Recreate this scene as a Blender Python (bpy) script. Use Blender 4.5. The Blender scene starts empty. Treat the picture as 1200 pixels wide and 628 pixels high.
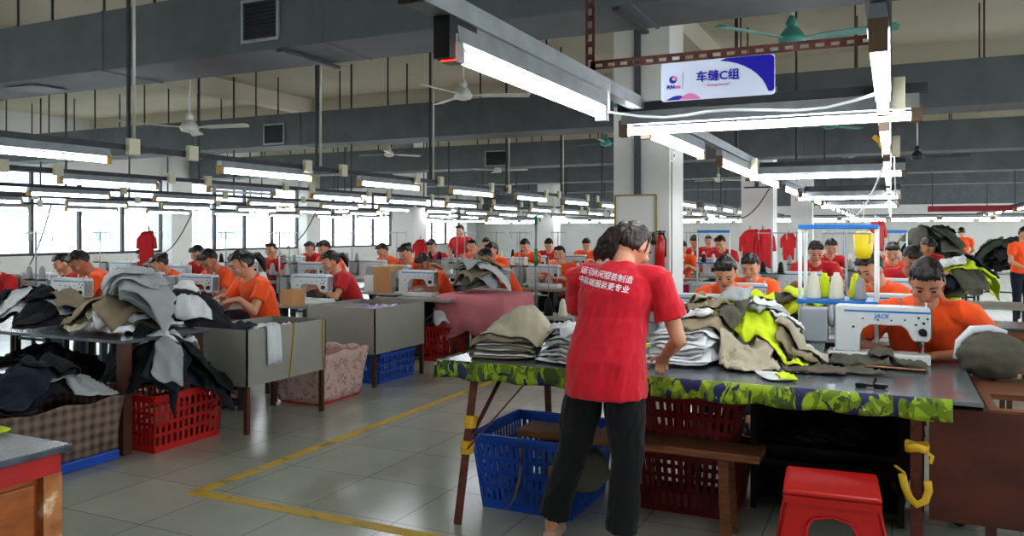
import bpy, bmesh, math, random
from mathutils import Vector, Matrix, noise
from mathutils.bvhtree import BVHTree
R = math.radians
rnd = random.Random(7)
COL = bpy.context.scene.collection
YAW = math.atan(445/940); CA, SA = math.cos(YAW), math.sin(YAW)
EYE = 1.55
EXPO = 1.2

def PX(px, d):                     # plan position of a sight line at a depth
    r = (px-600)/940*d
    return r*CA-d*SA, r*SA+d*CA
def P(px, py, d):
    x, y = PX(px, d)
    return Vector((x, y, EYE-(py-272)*d/940))
def lin(v):
    v /= 255.0
    return v/12.92 if v <= .04045 else ((v+.055)/1.055)**2.4
def rgb(r, g, b): return (lin(r), lin(g), lin(b), 1)

# ------------------------------------------------------------------ materials
MATS = {}
def nodes_of(name):
    m = bpy.data.materials.new(name); m.use_nodes = True
    nt = m.node_tree
    return m, nt, nt.nodes['Principled BSDF']
def mat(name, col, rough=.6, metal=0., var=.12, scale=6., bump=0., bscale=60., sheen=0., em=0., spec=.5, alpha=1.):
    if name in MATS: return MATS[name]
    m, nt, b = nodes_of(name)
    N, L = nt.nodes, nt.links
    c = rgb(*col)
    tc = N.new('ShaderNodeTexCoord')
    nz = N.new('ShaderNodeTexNoise'); nz.inputs['Scale'].default_value = scale; nz.inputs['Detail'].default_value = 4
    L.new(tc.outputs['Object'], nz.inputs['Vector'])
    rp = N.new('ShaderNodeValToRGB')
    rp.color_ramp.elements[0].position = .3; rp.color_ramp.elements[1].position = .7
    rp.color_ramp.elements[0].color = tuple(x*(1-var) for x in c[:3])+(1,)
    rp.color_ramp.elements[1].color = tuple(min(1, x*(1+var)) for x in c[:3])+(1,)
    L.new(nz.outputs['Fac'], rp.inputs['Fac']); L.new(rp.outputs['Color'], b.inputs['Base Color'])
    b.inputs['Roughness'].default_value = rough; b.inputs['Metallic'].default_value = metal
    b.inputs['Specular IOR Level'].default_value = spec
    if sheen: b.inputs['Sheen Weight'].default_value = sheen
    if em:
        b.inputs['Emission Color'].default_value = c; b.inputs['Emission Strength'].default_value = em
    if alpha < 1: b.inputs['Alpha'].default_value = alpha
    if bump:
        n2 = N.new('ShaderNodeTexNoise'); n2.inputs['Scale'].default_value = bscale; n2.inputs['Detail'].default_value = 3
        L.new(tc.outputs['Object'], n2.inputs['Vector'])
        bp = N.new('ShaderNodeBump'); bp.inputs['Strength'].default_value = bump; bp.inputs['Distance'].default_value = .01
        L.new(n2.outputs['Fac'], bp.inputs['Height']); L.new(bp.outputs['Normal'], b.inputs['Normal'])
    MATS[name] = m
    return m
def emis(name, col, s):
    if name in MATS: return MATS[name]
    m, nt, b = nodes_of(name)
    b.inputs['Base Color'].default_value = rgb(*col)
    b.inputs['Emission Color'].default_value = rgb(*col); b.inputs['Emission Strength'].default_value = s
    MATS[name] = m
    return m
def ramp_mat(name, stops, scale, rough=.6, tex='noise', stretch=(1, 1, 1), detail=3, bump=0., const=False, distort=0., metal=0.):
    if name in MATS: return MATS[name]
    m, nt, b = nodes_of(name); N, L = nt.nodes, nt.links
    tc = N.new('ShaderNodeTexCoord'); mp = N.new('ShaderNodeMapping'); mp.inputs['Scale'].default_value = stretch
    L.new(tc.outputs['Object'], mp.inputs['Vector'])
    t = N.new('ShaderNodeTexNoise'); t.inputs['Scale'].default_value = scale; t.inputs['Detail'].default_value = detail
    t.inputs['Distortion'].default_value = distort
    L.new(mp.outputs['Vector'], t.inputs['Vector'])
    rp = N.new('ShaderNodeValToRGB'); cr = rp.color_ramp
    if const: cr.interpolation = 'CONSTANT'
    while len(cr.elements) < len(stops): cr.elements.new(.5)
    for e, (p, c) in zip(cr.elements, stops): e.position = p; e.color = rgb(*c)
    L.new(t.outputs['Fac'], rp.inputs['Fac']); L.new(rp.outputs['Color'], b.inputs['Base Color'])
    b.inputs['Roughness'].default_value = rough; b.inputs['Metallic'].default_value = metal
    if bump:
        bp = N.new('ShaderNodeBump'); bp.inputs['Strength'].default_value = bump; bp.inputs['Distance'].default_value = .005
        L.new(t.outputs['Fac'], bp.inputs['Height']); L.new(bp.outputs['Normal'], b.inputs['Normal'])
    MATS[name] = m
    return m

# ------------------------------------------------------------------ mesh builder
class MB:
    def __init__(s): s.v = []; s.f = []
    def add(s, vs, fs):
        o = len(s.v); s.v += [Vector(p) for p in vs]; s.f += [tuple(i+o for i in f) for f in fs]; return s
    def box(s, c, size, rot=None, taper=1.):
        hx, hy, hz = (k/2 for k in size); vs = []
        for z in (-1, 1):
            t = taper if z < 0 else 1
            for x, y in ((-1, -1), (1, -1), (1, 1), (-1, 1)): vs.append(Vector((x*hx*t, y*hy*t, z*hz)))
        if rot is not None: vs = [rot @ p for p in vs]
        return s.add([p+Vector(c) for p in vs], [(0, 3, 2, 1), (4, 5, 6, 7), (0, 1, 5, 4), (1, 2, 6, 5), (2, 3, 7, 6), (3, 0, 4, 7)])
    def bb(s, x0, x1, y0, y1, z0, z1): return s.box(((x0+x1)/2, (y0+y1)/2, (z0+z1)/2), (abs(x1-x0), abs(y1-y0), abs(z1-z0)))
    def bar(s, p0, p1, w, h=None, up=Vector((0, 0, 1))):
        h = h or w; p0, p1 = Vector(p0), Vector(p1); d = (p1-p0).normalized()
        if abs(d.dot(up)) > .98: up = Vector((0, 1, 0))
        a = d.cross(up).normalized()*w/2; b = a.cross(d).normalized()*h/2
        vs = [q+i*a+j*b for q in (p0, p1) for i, j in ((-1, -1), (1, -1), (1, 1), (-1, 1))]
        return s.add(vs, [(3, 2, 1, 0), (4, 5, 6, 7), (0, 1, 5, 4), (1, 2, 6, 5), (2, 3, 7, 6), (3, 0, 4, 7)])
    def tube(s, pts, r, n=8, sy=1., side=None):
        pts = [Vector(p) for p in pts]; rs = r if isinstance(r, (list, tuple)) else [r]*len(pts)
        o = len(s.v); last = None
        for i, p in enumerate(pts):
            d = (pts[min(i+1, len(pts)-1)]-pts[max(i-1, 0)]).normalized()
            if last is None:
                ref = Vector(side) if side is not None else (Vector((0, 0, 1)) if abs(d.z) < .9 else Vector((1, 0, 0)))
                a = (ref-d*ref.dot(d)).normalized()
            else: a = (last-d*last.dot(d)).normalized()
            last = a; b = d.cross(a); rr = rs[i]
            ra, rb = rr if isinstance(rr, tuple) else (rr, rr*sy)
            for k in range(n):
                t = 2*math.pi*k/n; s.v.append(p+a*math.cos(t)*ra+b*math.sin(t)*rb)
        for i in range(len(pts)-1):
            for k in range(n):
                s.f.append((o+i*n+k, o+i*n+(k+1) % n, o+(i+1)*n+(k+1) % n, o+(i+1)*n+k))
        s.f.append(tuple(o+k for k in reversed(range(n)))); e = o+(len(pts)-1)*n
        s.f.append(tuple(e+k for k in range(n)))
        return s
    def limb(s, pts, rs, n=12):        # tapered limb with rounded ends
        pts = [Vector(p) for p in pts]
        d0 = (pts[0]-pts[1]).normalized(); d1 = (pts[-1]-pts[-2]).normalized()
        A = [pts[0]+d0*rs[0]*k for k in (.95, .7)]; B = [pts[-1]+d1*rs[-1]*k for k in (.7, .95)]
        return s.tube(A+pts+B, [rs[0]*.3, rs[0]*.72]+list(rs)+[rs[-1]*.72, rs[-1]*.3], n)
    def lathe(s, prof, c=(0, 0, 0), n=16, M=None):
        o = len(s.v); c = Vector(c)
        for r, z in prof:
            for k in range(n):
                t = 2*math.pi*k/n; p = Vector((r*math.cos(t), r*math.sin(t), z))
                s.v.append((M @ p if M else p)+c)
        for i in range(len(prof)-1):
            for k in range(n): s.f.append((o+i*n+k, o+i*n+(k+1) % n, o+(i+1)*n+(k+1) % n, o+(i+1)*n+k))
        s.f.append(tuple(o+k for k in reversed(range(n)))); e = o+(len(prof)-1)*n
        s.f.append(tuple(e+k for k in range(n)))
        return s
    def ell(s, c, r, M=None, nu=16, nv=10, fn=None):
        o = len(s.v); c = Vector(c); r = Vector(r)
        for i in range(nv+1):
            ph = math.pi*i/nv
            for k in range(nu):
                t = 2*math.pi*k/nu; p = Vector((math.sin(ph)*math.cos(t), math.sin(ph)*math.sin(t), math.cos(ph)))
                if fn: p = fn(p)
                p = Vector((p.x*r.x, p.y*r.y, p.z*r.z)); s.v.append((M @ p if M else p)+c)
        for i in range(nv):
            for k in range(nu): s.f.append((o+i*nu+k, o+(i+1)*nu+k, o+(i+1)*nu+(k+1) % nu, o+i*nu+(k+1) % nu))
        return s
    def rings(s, rs, n=20):            # rs: (center, rx, ry, tiltX) horizontal-ish ellipses, superelliptic
        o = len(s.v)
        for c, rx, ry, tilt in rs:
            M = Matrix.Rotation(tilt, 3, 'X')
            for k in range(n):
                t = 2*math.pi*k/n; ct, st = math.cos(t), math.sin(t)
                p = Vector((math.copysign(abs(ct)**.85, ct)*rx, math.copysign(abs(st)**.85, st)*ry, 0)); s.v.append(M @ p+Vector(c))
        for i in range(len(rs)-1):
            for k in range(n): s.f.append((o+i*n+k, o+i*n+(k+1) % n, o+(i+1)*n+(k+1) % n, o+(i+1)*n+k))
        s.f.append(tuple(o+k for k in reversed(range(n)))); e = o+(len(rs)-1)*n
        s.f.append(tuple(e+k for k in range(n)))
        return s
    def prism(s, poly, axis, a, b):    # poly of 2D points extruded along axis ('x','y','z')
        n = len(poly); vs = []
        for t in (a, b):
            for (u, w) in poly: vs.append({'x': (t, u, w), 'y': (u, t, w), 'z': (u, w, t)}[axis])
        return s.add(vs, [tuple(reversed(range(n))), tuple(range(n, 2*n))]+[(k, (k+1) % n, n+(k+1) % n, n+k) for k in range(n)])
    def xf(s, M):
        s.v = [M @ p for p in s.v]; return s
    def mesh(s, name, m=None, smooth=False):
        me = bpy.data.meshes.new(name); me.from_pydata([tuple(p) for p in s.v], [], s.f)
        bm = bmesh.new(); bm.from_mesh(me); bmesh.ops.recalc_face_normals(bm, faces=bm.faces); bm.to_mesh(me); bm.free()
        if m: me.materials.append(m)
        if smooth:
            for p in me.polygons: p.use_smooth = True
        return me
    def build(s, name, m, parent=None, smooth=False, bevel=0., loc=None):
        o = link(name, s.mesh(name, m, smooth), parent)
        if loc is not None: o.location = loc
        if bevel:
            b = o.modifiers.new('bevel', 'BEVEL'); b.width = bevel; b.segments = 2; b.limit_method = 'ANGLE'
            o.data.shade_smooth() if False else None
        return o
def link(name, data, parent=None):
    o = bpy.data.objects.new(name, data); COL.objects.link(o)
    if parent: o.parent = parent
    return o
def thing(name, label, cat, loc=(0, 0, 0), rz=0, group=None):
    o = link(name, None); o.empty_display_size = .1; o.location = loc; o.rotation_euler = (0, 0, rz)
    return tag(o, label, cat, group)
def tag(o, label, cat, group=None, kind=None):
    o['label'] = label; o['category'] = cat
    if group: o['group'] = group
    if kind: o['kind'] = kind
    return o
def struct(o): o['kind'] = 'structure'; return o
def dup(root, loc, rz=None, label=None, group=None):
    r = root.copy(); COL.objects.link(r); r.location = loc
    if rz is not None: r.rotation_euler = (0, 0, rz)
    if label: r['label'] = label
    if group: r['group'] = group
    for ch in list(root.children):
        c = ch.copy(); COL.objects.link(c); c.parent = r
        for g in list(ch.children):
            d = g.copy(); COL.objects.link(d); d.parent = c
    return r
def recentre(o):                       # put a single-mesh thing's origin at its base
    me = o.data; xs = [v.co for v in me.vertices]
    c = Vector((sum(v.x for v in xs)/len(xs), sum(v.y for v in xs)/len(xs), min(v.z for v in xs)))
    me.transform(Matrix.Translation(-c)); o.location = o.location+c
    return o
def bake(me, mods):
    o = bpy.data.objects.new('tmp', me); COL.objects.link(o)
    for t, kw in mods:
        md = o.modifiers.new(t, t)
        for k, v in kw.items(): setattr(md, k, v)
    dg = bpy.context.evaluated_depsgraph_get(); ev = o.evaluated_get(dg)
    out = bpy.data.meshes.new_from_object(ev, depsgraph=dg)
    bpy.data.objects.remove(o); bpy.data.meshes.remove(me)
    return out
def text_mesh(s, size, m, depth=.0005, bold=0., align='CENTER', shear=0.):
    cu = bpy.data.curves.new('lettering', 'FONT'); cu.body = s; cu.size = size; cu.extrude = depth; cu.offset = bold
    cu.align_x = align; cu.align_y = 'CENTER'; cu.shear = shear; cu.resolution_u = 3
    cu.offset = 0
    o = bpy.data.objects.new('tmp', cu); COL.objects.link(o)
    dg = bpy.context.evaluated_depsgraph_get(); me = bpy.data.meshes.new_from_object(o.evaluated_get(dg), depsgraph=dg)
    bpy.data.objects.remove(o)
    if bold:                            # heavier strokes from slightly shifted copies
        vs = [v.co.copy() for v in me.vertices]; fs = [tuple(p.vertices) for p in me.polygons]; mb = MB()
        for k, (dx, dy) in enumerate(((0, 0), (1, 0), (-1, 0), (0, 1), (0, -1))): mb.add([p+Vector((dx*bold, dy*bold, k*.00003)) for p in vs], fs)
        me = bpy.data.meshes.new('lettering'); me.from_pydata([tuple(p) for p in mb.v], [], mb.f)
    me.materials.clear(); me.materials.append(m)
    return me

# ------------------------------------------------------------------ palette
m_paint = mat('pale wall paint', (204, 204, 200), .7, var=.05, scale=1.2)
m_ceil = mat('beige ceiling paint', (184, 178, 160), .85, var=.07, scale=.8)
m_duct = mat('grey duct board', (88, 93, 95), .65, var=.14, scale=3, bump=.2, bscale=30)
m_galv = mat('galvanised steel', (150, 155, 158), .45, .5, var=.15, scale=10)
m_dsteel = mat('dark steel', (62, 64, 68), .5, .4, var=.2, scale=9)
m_rust = ramp_mat('rusty steel', [(.3, (58, 34, 30)), (.6, (96, 54, 44)), (.8, (70, 44, 40))], 30, .75, detail=5, bump=.3)
m_white = mat('white enamel', (222, 224, 222), .35, var=.04)
m_cream = mat('cream plastic', (205, 200, 176), .5, var=.05)
m_amber = mat('amber lamp holder', (172, 130, 52), .45, var=.2)
m_black = mat('black plastic', (22, 22, 25), .4, var=.2)
m_tube = emis('lit fluorescent tube', (244, 248, 255), 15.)
m_redglow = emis('red glowing tube end', (255, 60, 40), 1.2)
m_teal = mat('teal enamel', (70, 138, 126), .45, var=.1)
m_fanwhite = mat('aged white enamel', (190, 190, 180), .5, var=.08)
m_greybin = mat('grey laminated sheet', (148, 147, 138), .5, var=.05, scale=4, bump=.05, bscale=8)
m_brownleg = mat('brown painted wood', (86, 50, 38), .6, var=.2, scale=12)
m_yellow = mat('yellow tape', (206, 170, 44), .5, var=.12)
m_top = ramp_mat('scuffed metal table top', [(.35, (104, 110, 116)), (.6, (132, 138, 143)), (.8, (116, 118, 120))], 5, .2, detail=6, metal=.35)
m_blacktop = ramp_mat('worn dark table top', [(.3, (60, 66, 74)), (.7, (92, 99, 108))], 6, .25, detail=5)
m_wood = ramp_mat('worn brown wood', [(.3, (104, 62, 36)), (.55, (134, 82, 48)), (.75, (92, 56, 36))], 4, .55, stretch=(1, 12, 12), detail=5)
m_bench = ramp_mat('scuffed bench wood', [(.3, (96, 60, 40)), (.55, (136, 88, 58)), (.75, (80, 50, 36))], 4, .55, stretch=(1, 14, 14), detail=5)
m_orangewood = ramp_mat('orange varnished wood', [(.3, (132, 74, 34)), (.7, (166, 96, 46))], 3, .4, stretch=(1, 3, 10), detail=5)
m_redwood = ramp_mat('red brown panel', [(.3, (74, 36, 26)), (.7, (98, 50, 36))], 3, .5, stretch=(1, 8, 2), detail=4)
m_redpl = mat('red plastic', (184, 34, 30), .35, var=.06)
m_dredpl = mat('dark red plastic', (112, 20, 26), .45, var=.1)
m_bluepl = mat('blue plastic', (34, 84, 178), .35, var=.08)
m_skyblue = mat('bright blue plastic', (36, 120, 200), .4, var=.08)
m_greenpl = mat('green plastic', (30, 130, 90), .4)
m_skin = mat('skin', (206, 152, 122), .5, var=.06, scale=14)
m_skin2 = mat('tanned skin', (178, 122, 94), .5, var=.06, scale=14)
m_hair = ramp_mat('black hair', [(.3, (16, 13, 13)), (.7, (40, 31, 29))], 9, .42, stretch=(14, 14, 2), detail=5, bump=.5)
m_bhair = ramp_mat('dark brown hair', [(.3, (26, 19, 18)), (.7, (66, 50, 46))], 6, .45, stretch=(16, 16, 1.4), detail=5, bump=.6)
m_orange = mat('orange cotton', (242, 92, 30), .85, var=.08, scale=5, bump=.15, bscale=180, sheen=.2)
m_redsh = mat('red cotton', (198, 20, 42), .85, var=.09, scale=4, bump=.2, bscale=160, sheen=.2)
m_darkred = mat('crimson cotton', (190, 34, 40), .85, var=.08, scale=5, sheen=.2)
m_trous = mat('black trouser cloth', (11, 11, 15), .85, var=.2, scale=6, bump=.1, bscale=200, sheen=.1)
m_navy = mat('navy trouser cloth', (32, 36, 52), .85, var=.15)
m_lip = mat('lip', (150, 84, 74), .5)
m_eye = mat('dark eye', (24, 18, 16), .3)
F = {
 'beige': mat('beige fabric', (176, 168, 146), .9, var=.08, scale=7, bump=.15, bscale=160, sheen=.2),
 'khaki': mat('khaki fabric', (142, 130, 106), .9, var=.1, scale=7, bump=.15, bscale=160),
 'grey': mat('light grey fabric', (168, 172, 172), .9, var=.08, scale=7, bump=.15, bscale=160),
 'white': mat('white fabric', (214, 217, 218), .85, var=.05, scale=7, bump=.1, bscale=160),
 'olive': mat('olive grey fabric', (94, 92, 80), .9, var=.14, scale=9, bump=.2, bscale=120),
 'black': mat('black fabric', (30, 31, 36), .85, var=.25, scale=7, bump=.15, bscale=120),
 'navyf': mat('dark blue fabric', (38, 46, 62), .85, var=.2, scale=7, bump=.15, bscale=120),
 'lime': mat('lime green fabric', (206, 224, 46), .8, var=.07, scale=6, bump=.12, bscale=140),
 'dgreen': mat('dark green fabric', (62, 72, 58), .9, var=.3, scale=6, bump=.3, bscale=40),
 'brown': mat('brown grey fabric', (104, 94, 84), .9, var=.15, scale=8, bump=.2, bscale=120),
 'pink': mat('pink cloth', (206, 128, 136), .8, var=.06, scale=5),
}
# ================================================================== the room
CEIL = 4.3; WL = -18.0; WF = 34.0; WR = 9.0; WB = -5.0
def floor_mat():
    m, nt, b = nodes_of('glossy floor tiles'); N, L = nt.nodes, nt.links
    tc = N.new('ShaderNodeTexCoord')
    br = N.new('ShaderNodeTexBrick'); br.offset = 0; br.inputs['Scale'].default_value = 1
    br.inputs['Brick Width'].default_value = .6; br.inputs['Row Height'].default_value = .6; br.inputs['Mortar Size'].default_value = .003
    br.inputs['Color1'].default_value = rgb(186, 188, 176); br.inputs['Color2'].default_value = rgb(177, 180, 168); br.inputs['Mortar'].default_value = rgb(128, 130, 120)
    L.new(tc.outputs['Object'], br.inputs['Vector'])
    nz = N.new('ShaderNodeTexNoise'); nz.inputs['Scale'].default_value = 2.5; nz.inputs['Detail'].default_value = 6
    L.new(tc.outputs['Object'], nz.inputs['Vector'])
    mx = N.new('ShaderNodeMixRGB'); mx.blend_type = 'MULTIPLY'; mx.inputs[0].default_value = .22
    rp = N.new('ShaderNodeValToRGB'); rp.color_ramp.elements[0].color = (.5, .5, .48, 1); rp.color_ramp.elements[0].position = .3; rp.color_ramp.elements[1].position = .65
    L.new(nz.outputs['Fac'], rp.inputs['Fac']); L.new(br.outputs['Color'], mx.inputs[1]); L.new(rp.outputs['Color'], mx.inputs[2])
    L.new(mx.outputs['Color'], b.inputs['Base Color'])
    r2 = N.new('ShaderNodeMapRange'); r2.inputs['To Min'].default_value = .14; r2.inputs['To Max'].default_value = .24
    L.new(nz.outputs['Fac'], r2.inputs['Value']); L.new(r2.outputs['Result'], b.inputs['Roughness'])
    bp = N.new('ShaderNodeBump'); bp.inputs['Strength'].default_value = .3; bp.inputs['Distance'].default_value = .002; bp.invert = True
    L.new(br.outputs['Fac'], bp.inputs['Height']); L.new(bp.outputs['Normal'], b.inputs['Normal'])
    return m
struct(MB().bb(WL-.3, WR+.3, WB-.3, WF+.3, -.1, 0).build('floor', floor_mat()))
struct(MB().bb(WL-.3, WR+.3, WB-.3, WF+.3, CEIL, CEIL+.1).build('ceiling', m_ceil))
wr_ = MB().bb(WR, WR+.2, WB, WF, 0, 1.0).bb(WR, WR+.2, WB, WF, 3.2, CEIL)  # strip left open at window height to let sky light in
for k in range(11): wr_.bb(WR, WR+.2, WB+3.9*k-.3*(k == 10), WB+3.9*k+.5-.3*(k == 10), 1.0, 3.2)
struct(wr_.build('wall_right', m_paint))
wb_ = MB().bb(WL, WR, WB-.2, WB, 0, 1.0).bb(WL, WR, WB-.2, WB, 3.2, CEIL).bb(-9, 4, WB-.2, WB, 1.0, 3.2)  # openings at both sides let sky light in from behind
for k in range(8): wb_.bb(WL+3.785*k, WL+3.785*k+.5, WB-.2, WB, 1.0, 3.2)
struct(wb_.build('wall_back', m_paint))
struct(MB().bb(WL, WR, WF, WF+.2, 0, CEIL).build('wall_far', m_paint))
SILL, WTOP = 1.0, 3.0
bays = [-4.7, .3, 4.93, 10.5, 16.07, 21.64, 27.2, 32.8]
wl = MB().bb(WL-.2, WL, WB, WF, 0, SILL).bb(WL-.2, WL, WB, WF, WTOP, CEIL)
for y in bays: wl.bb(WL-.2, WL+.35, y-.35, y+.35, SILL, WTOP); wl.bb(WL, WL+.35, y-.35, y+.35, 0, SILL); wl.bb(WL, WL+.35, y-.35, y+.35, WTOP, CEIL)
wl.bb(WL-.2, WL, 33.1, WF, SILL, WTOP); 
struct(wl.build('wall_left', m_paint))
def glass_mat():
    m, nt, b = nodes_of('window glass'); N, L = nt.nodes, nt.links
    t = N.new('ShaderNodeBsdfTransparent'); t.inputs[0].default_value = (.93, .96, .97, 1)
    g = N.new('ShaderNodeBsdfGlossy'); g.inputs['Roughness'].default_value = .05
    f = N.new('ShaderNodeMixShader'); f.inputs[0].default_value = .08
    L.new(t.outputs[0], f.inputs[1]); L.new(g.outputs[0], f.inputs[2]); L.new(f.outputs[0], N['Material Output'].inputs['Surface'])
    return m
m_glass = glass_mat(); m_frame = mat('dark window frame', (58, 58, 62), .5, var=.1)
m_bars = mat('white window bars', (190, 194, 196), .5)
wn = 0
for a, b_ in zip(bays[:-1], bays[1:]):
    wn += 1; y0, y1 = a+.35, b_-.35
    fr = MB().bb(WL-.12, WL-.04, y0, y1, SILL, SILL+.06).bb(WL-.12, WL-.04, y0, y1, WTOP-.06, WTOP)
    n = 4
    for k in range(n+1):
        y = y0+(y1-y0)*k/n; fr.bb(WL-.12, WL-.03, max(y0, y-.035), min(y1, y+.035), SILL+.06, WTOP-.06)
    fr.bb(WL-.11, WL-.05, y0, y1, 2.42, 2.47)
    w = struct(fr.build('window_%d' % wn, m_frame))
    MB().bb(WL-.085, WL-.08, y0, y1, SILL, WTOP).build('pane', m_glass, w)
    gr = MB(); k = y0+.15
    while k < y1: gr.bb(WL-.16, WL-.15, k, k+.012, SILL, WTOP); k += .22
    for z in (1.35, 1.75, 2.15, 2.6): gr.bb(WL-.165, WL-.15, y0, y1, z, z+.012)
    gr.build('window_bars', m_bars, w)
w = struct(MB().bb(WR+.08, WR+.12, WB, WF, 2.05, 2.1).build('window_8', m_frame)); MB().bb(WR+.09, WR+.095, WB, WF, 1.0, 3.2).build('pane', m_glass, w)  # added unseen window band, brightens the room from the right
w = struct(MB().bb(WL, WR, WB-.12, WB-.08, 2.05, 2.1).build('window_9', m_frame)); MB().bb(WL, WR, WB-.1, WB-.095, 1.0, 3.2).build('pane', m_glass, w)  # added unseen window band, brightens the room from behind
# concrete beams under the ceiling, the dark sill line and the added back windows
tn = 0
for y in (2.2, 8.0, 13.4, 19.2, 24.8, 30.2):
    tn += 1; struct(MB().bb(WL+.35, WR, y-.15, y+.15, CEIL-.42, CEIL).build('trim_%d' % tn, m_ceil))
for x in (-2.45, -11, 4.8):
    tn += 1; struct(MB().bb(x-.14, x+.14, WB, WF, CEIL-.3, CEIL-.001).build('trim_%d' % tn, m_ceil))
# far wall bands: a dark upper band and high windows
tn += 1; struct(MB().bb(WL+.4, WR, WF-.04, WF-.001, 2.6, CEIL-.02).build('trim_%d' % tn, mat('grey upper wall', (92, 96, 100), .7)))

# outside: a pale building across the yard, seen washed out through the glass
m_out = mat('sunlit render', (205, 212, 216), .8, var=.05)
ob = thing('neighbouring_building', 'pale building across the yard, washed out beyond the left windows', 'building', (-34, 14, 0))
MB().bb(-1, 1, -16, 22, 0, 14).build('wall', m_out, ob)
for k in range(9):
    for z in (1.2, 4.6):
        f = MB().bb(1.0, 1.05, -14+k*4, -12+k*4, z, z+1.8).build('window', mat('dull blue glass', (120, 140, 150), .2), ob)
struct(MB().bb(-40, WL-.31, -25, 45, -.15, -.05).build('ground', mat('pale yard concrete', (200, 200, 195), .8)))

# yellow floor line
lm = ramp_mat('worn yellow floor paint', [(.36, (150, 138, 84)), (.44, (200, 164, 40)), (.8, (214, 176, 48))], 9, .45, detail=6)
o = MB().bb(-3.78, -3.70, 3.47, 20, 0, .003).bb(-3.70, -2.0, 3.47, 3.55, 0, .003).build('floor_line', lm)
tag(o, 'yellow painted line with a sharp corner on the grey tiled aisle floor', 'floor marking')

# pillars
def pillar(x, y, lab, w=.62, extras=False):
    t = thing('pillar', lab, 'pillar', (x, y, 0))
    MB().bb(-w/2, w/2, -w/2, w/2, 0, CEIL-.3).build('shaft', m_paint, t)
    return t
p1 = pillar(-2.45, 8.75, 'nearest white square pillar with conduit frame behind the woman in the red shirt')
fr = MB(); yb = -.32
for (a, b_) in (((-.29, 1.95), (.17, 1.95)), ((.17, 1.95), (.17, 1.15)), ((-.29, 1.95), (-.29, 1.15))): fr.bar((a[0], yb, a[1]), (b_[0], yb, b_[1]), .018)
fr.build('brass_conduit', mat('brass conduit', (150, 134, 80), .5), p1)
MB().bb(-.07, -.0, -.345, -.311, 1.96, CEIL-.3).build('black_trunking', mat('charcoal trunking', (80, 84, 92), .6), p1)
MB().bb(-.312, .312, -.33, -.30, 2.92, 2.96).build('green_band', m_teal, p1)
MB().bb(.311, .33, -.25, -.14, 2.32, 2.5).build('socket_plate', m_white, p1)
MB().bb(.331, .335, -.21, -.18, 2.36, 2.39).bb(.331, .335, -.21, -.18, 2.43, 2.46).build('socket_hole', m_black, p1)
MB().bb(.311, .322, -.24, -.23, 1.1, 2.3).build('wall_conduit', mat('brass conduit', (150, 134, 80), .5), p1)
p2 = pillar(-2.45, 17.0, 'second white pillar down the lamp row, dark bar across it')
MB().bar((-.25, -.32, 2.45), (.3, -.32, 2.45), .03).bar((.0, -.33, 2.45), (.0, -.33, 3.6), .07).build('trunking', m_dsteel, p2)
pillar(-2.5, 26.3, 'third white pillar, farthest down the row of lamps')
pillar(-11, 17.2, 'white pillar between the rows of sewing stations near the left windows')
pillar(-11, 26.3, 'white pillar far back among the left sewing rows')
pillar(4.8, 17.2, 'white pillar right of the central aisle')

# air ducts
def duct(y0, x0, x1, z0, z1, lab, vents=(), dy=.65):
    t = thing('air_duct', lab, 'air duct', ((x0+x1)/2, y0, z0))
    ox = (x0+x1)/2
    MB().bb(x0-ox, x1-ox, 0, dy, 0, z1-z0).build('casing', m_duct, t, bevel=.008)
    x = x0+1.2
    while x < x1-.5: MB().bb(x-ox-.012, x-ox+.012, -.006, dy+.006, -.008, z1-z0+.005).build('seam_flange', mat('duct seam', (84, 90, 96), .6), t); x += 2.45
    for (vx, w, h, zc) in vents:
        f = MB(); a, b2, c0, c1 = vx-ox-w/2, vx-ox+w/2, zc-z0-h/2, zc-z0+h/2
        f.bb(a-.025, b2+.025, -.022, -.001, c0-.025, c0).bb(a-.025, b2+.025, -.022, -.001, c1, c1+.025).bb(a-.025, a, -.022, -.001, c0, c1).bb(b2, b2+.025, -.022, -.001, c0, c1)
        g = f.build('vent_frame', m_galv, t)
        MB().bb(a, b2, -.004, -.001, c0, c1).build('vent_backing', m_black, g)
        s_ = MB(); z = c0+.015
        while z < c1: s_.box(((a+b2)/2, -.012, z), (w, .016, .006), Matrix.Rotation(R(35), 3, 'X')); z += .03
        s_.build('vent_slats', m_dsteel, g)
    return t
hx = []
for k in range(14):
    x = -17.0+1.25*k; hx.append(x)
d1 = duct(4.93, -17.4, .15, 3.0, 3.53, 'nearest grey air duct crossing overhead at the top of the photo', [(-4.55, .34, .3, 3.24), (-11.0, .34, .3, 3.24)])
MB().bb(-4.35+8.625-.02, -4.35+8.625+.03, -.02, .72, -.035, -.009).build('flange_bar', m_dsteel, d1); MB().bb(-1.62+8.625, -1.57+8.625, -.01, .68, -.03, -.009).build('flange_bar', m_dsteel, d1)
g = MB()
g.bb(-8.0+8.625, -7.55+8.625, .15, .5, -.012, -.0095).build('vent_grille', m_dsteel, d1)
d2 = duct(10.5, -17.4, 8.6, 3.0, 3.53, 'second grey air duct, behind the hanging blue and white sign', [(-1.62, .6, .3, 3.2), (-9.4, .4, .3, 3.2), (-15, .4, .3, 3.2)])
d3 = duct(16.07, -17.4, 8.6, 3.0, 3.53, 'third grey air duct back from the camera', [(-8, .5, .3, 3.2)])
d4 = duct(21.64, -17.4, 8.6, 3.0, 3.53, 'fourth grey air duct back, dim and far off')
d5 = duct(27.2, -17.4, 8.6, 3.0, 3.53, 'fifth grey air duct, nearest the far wall')
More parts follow.
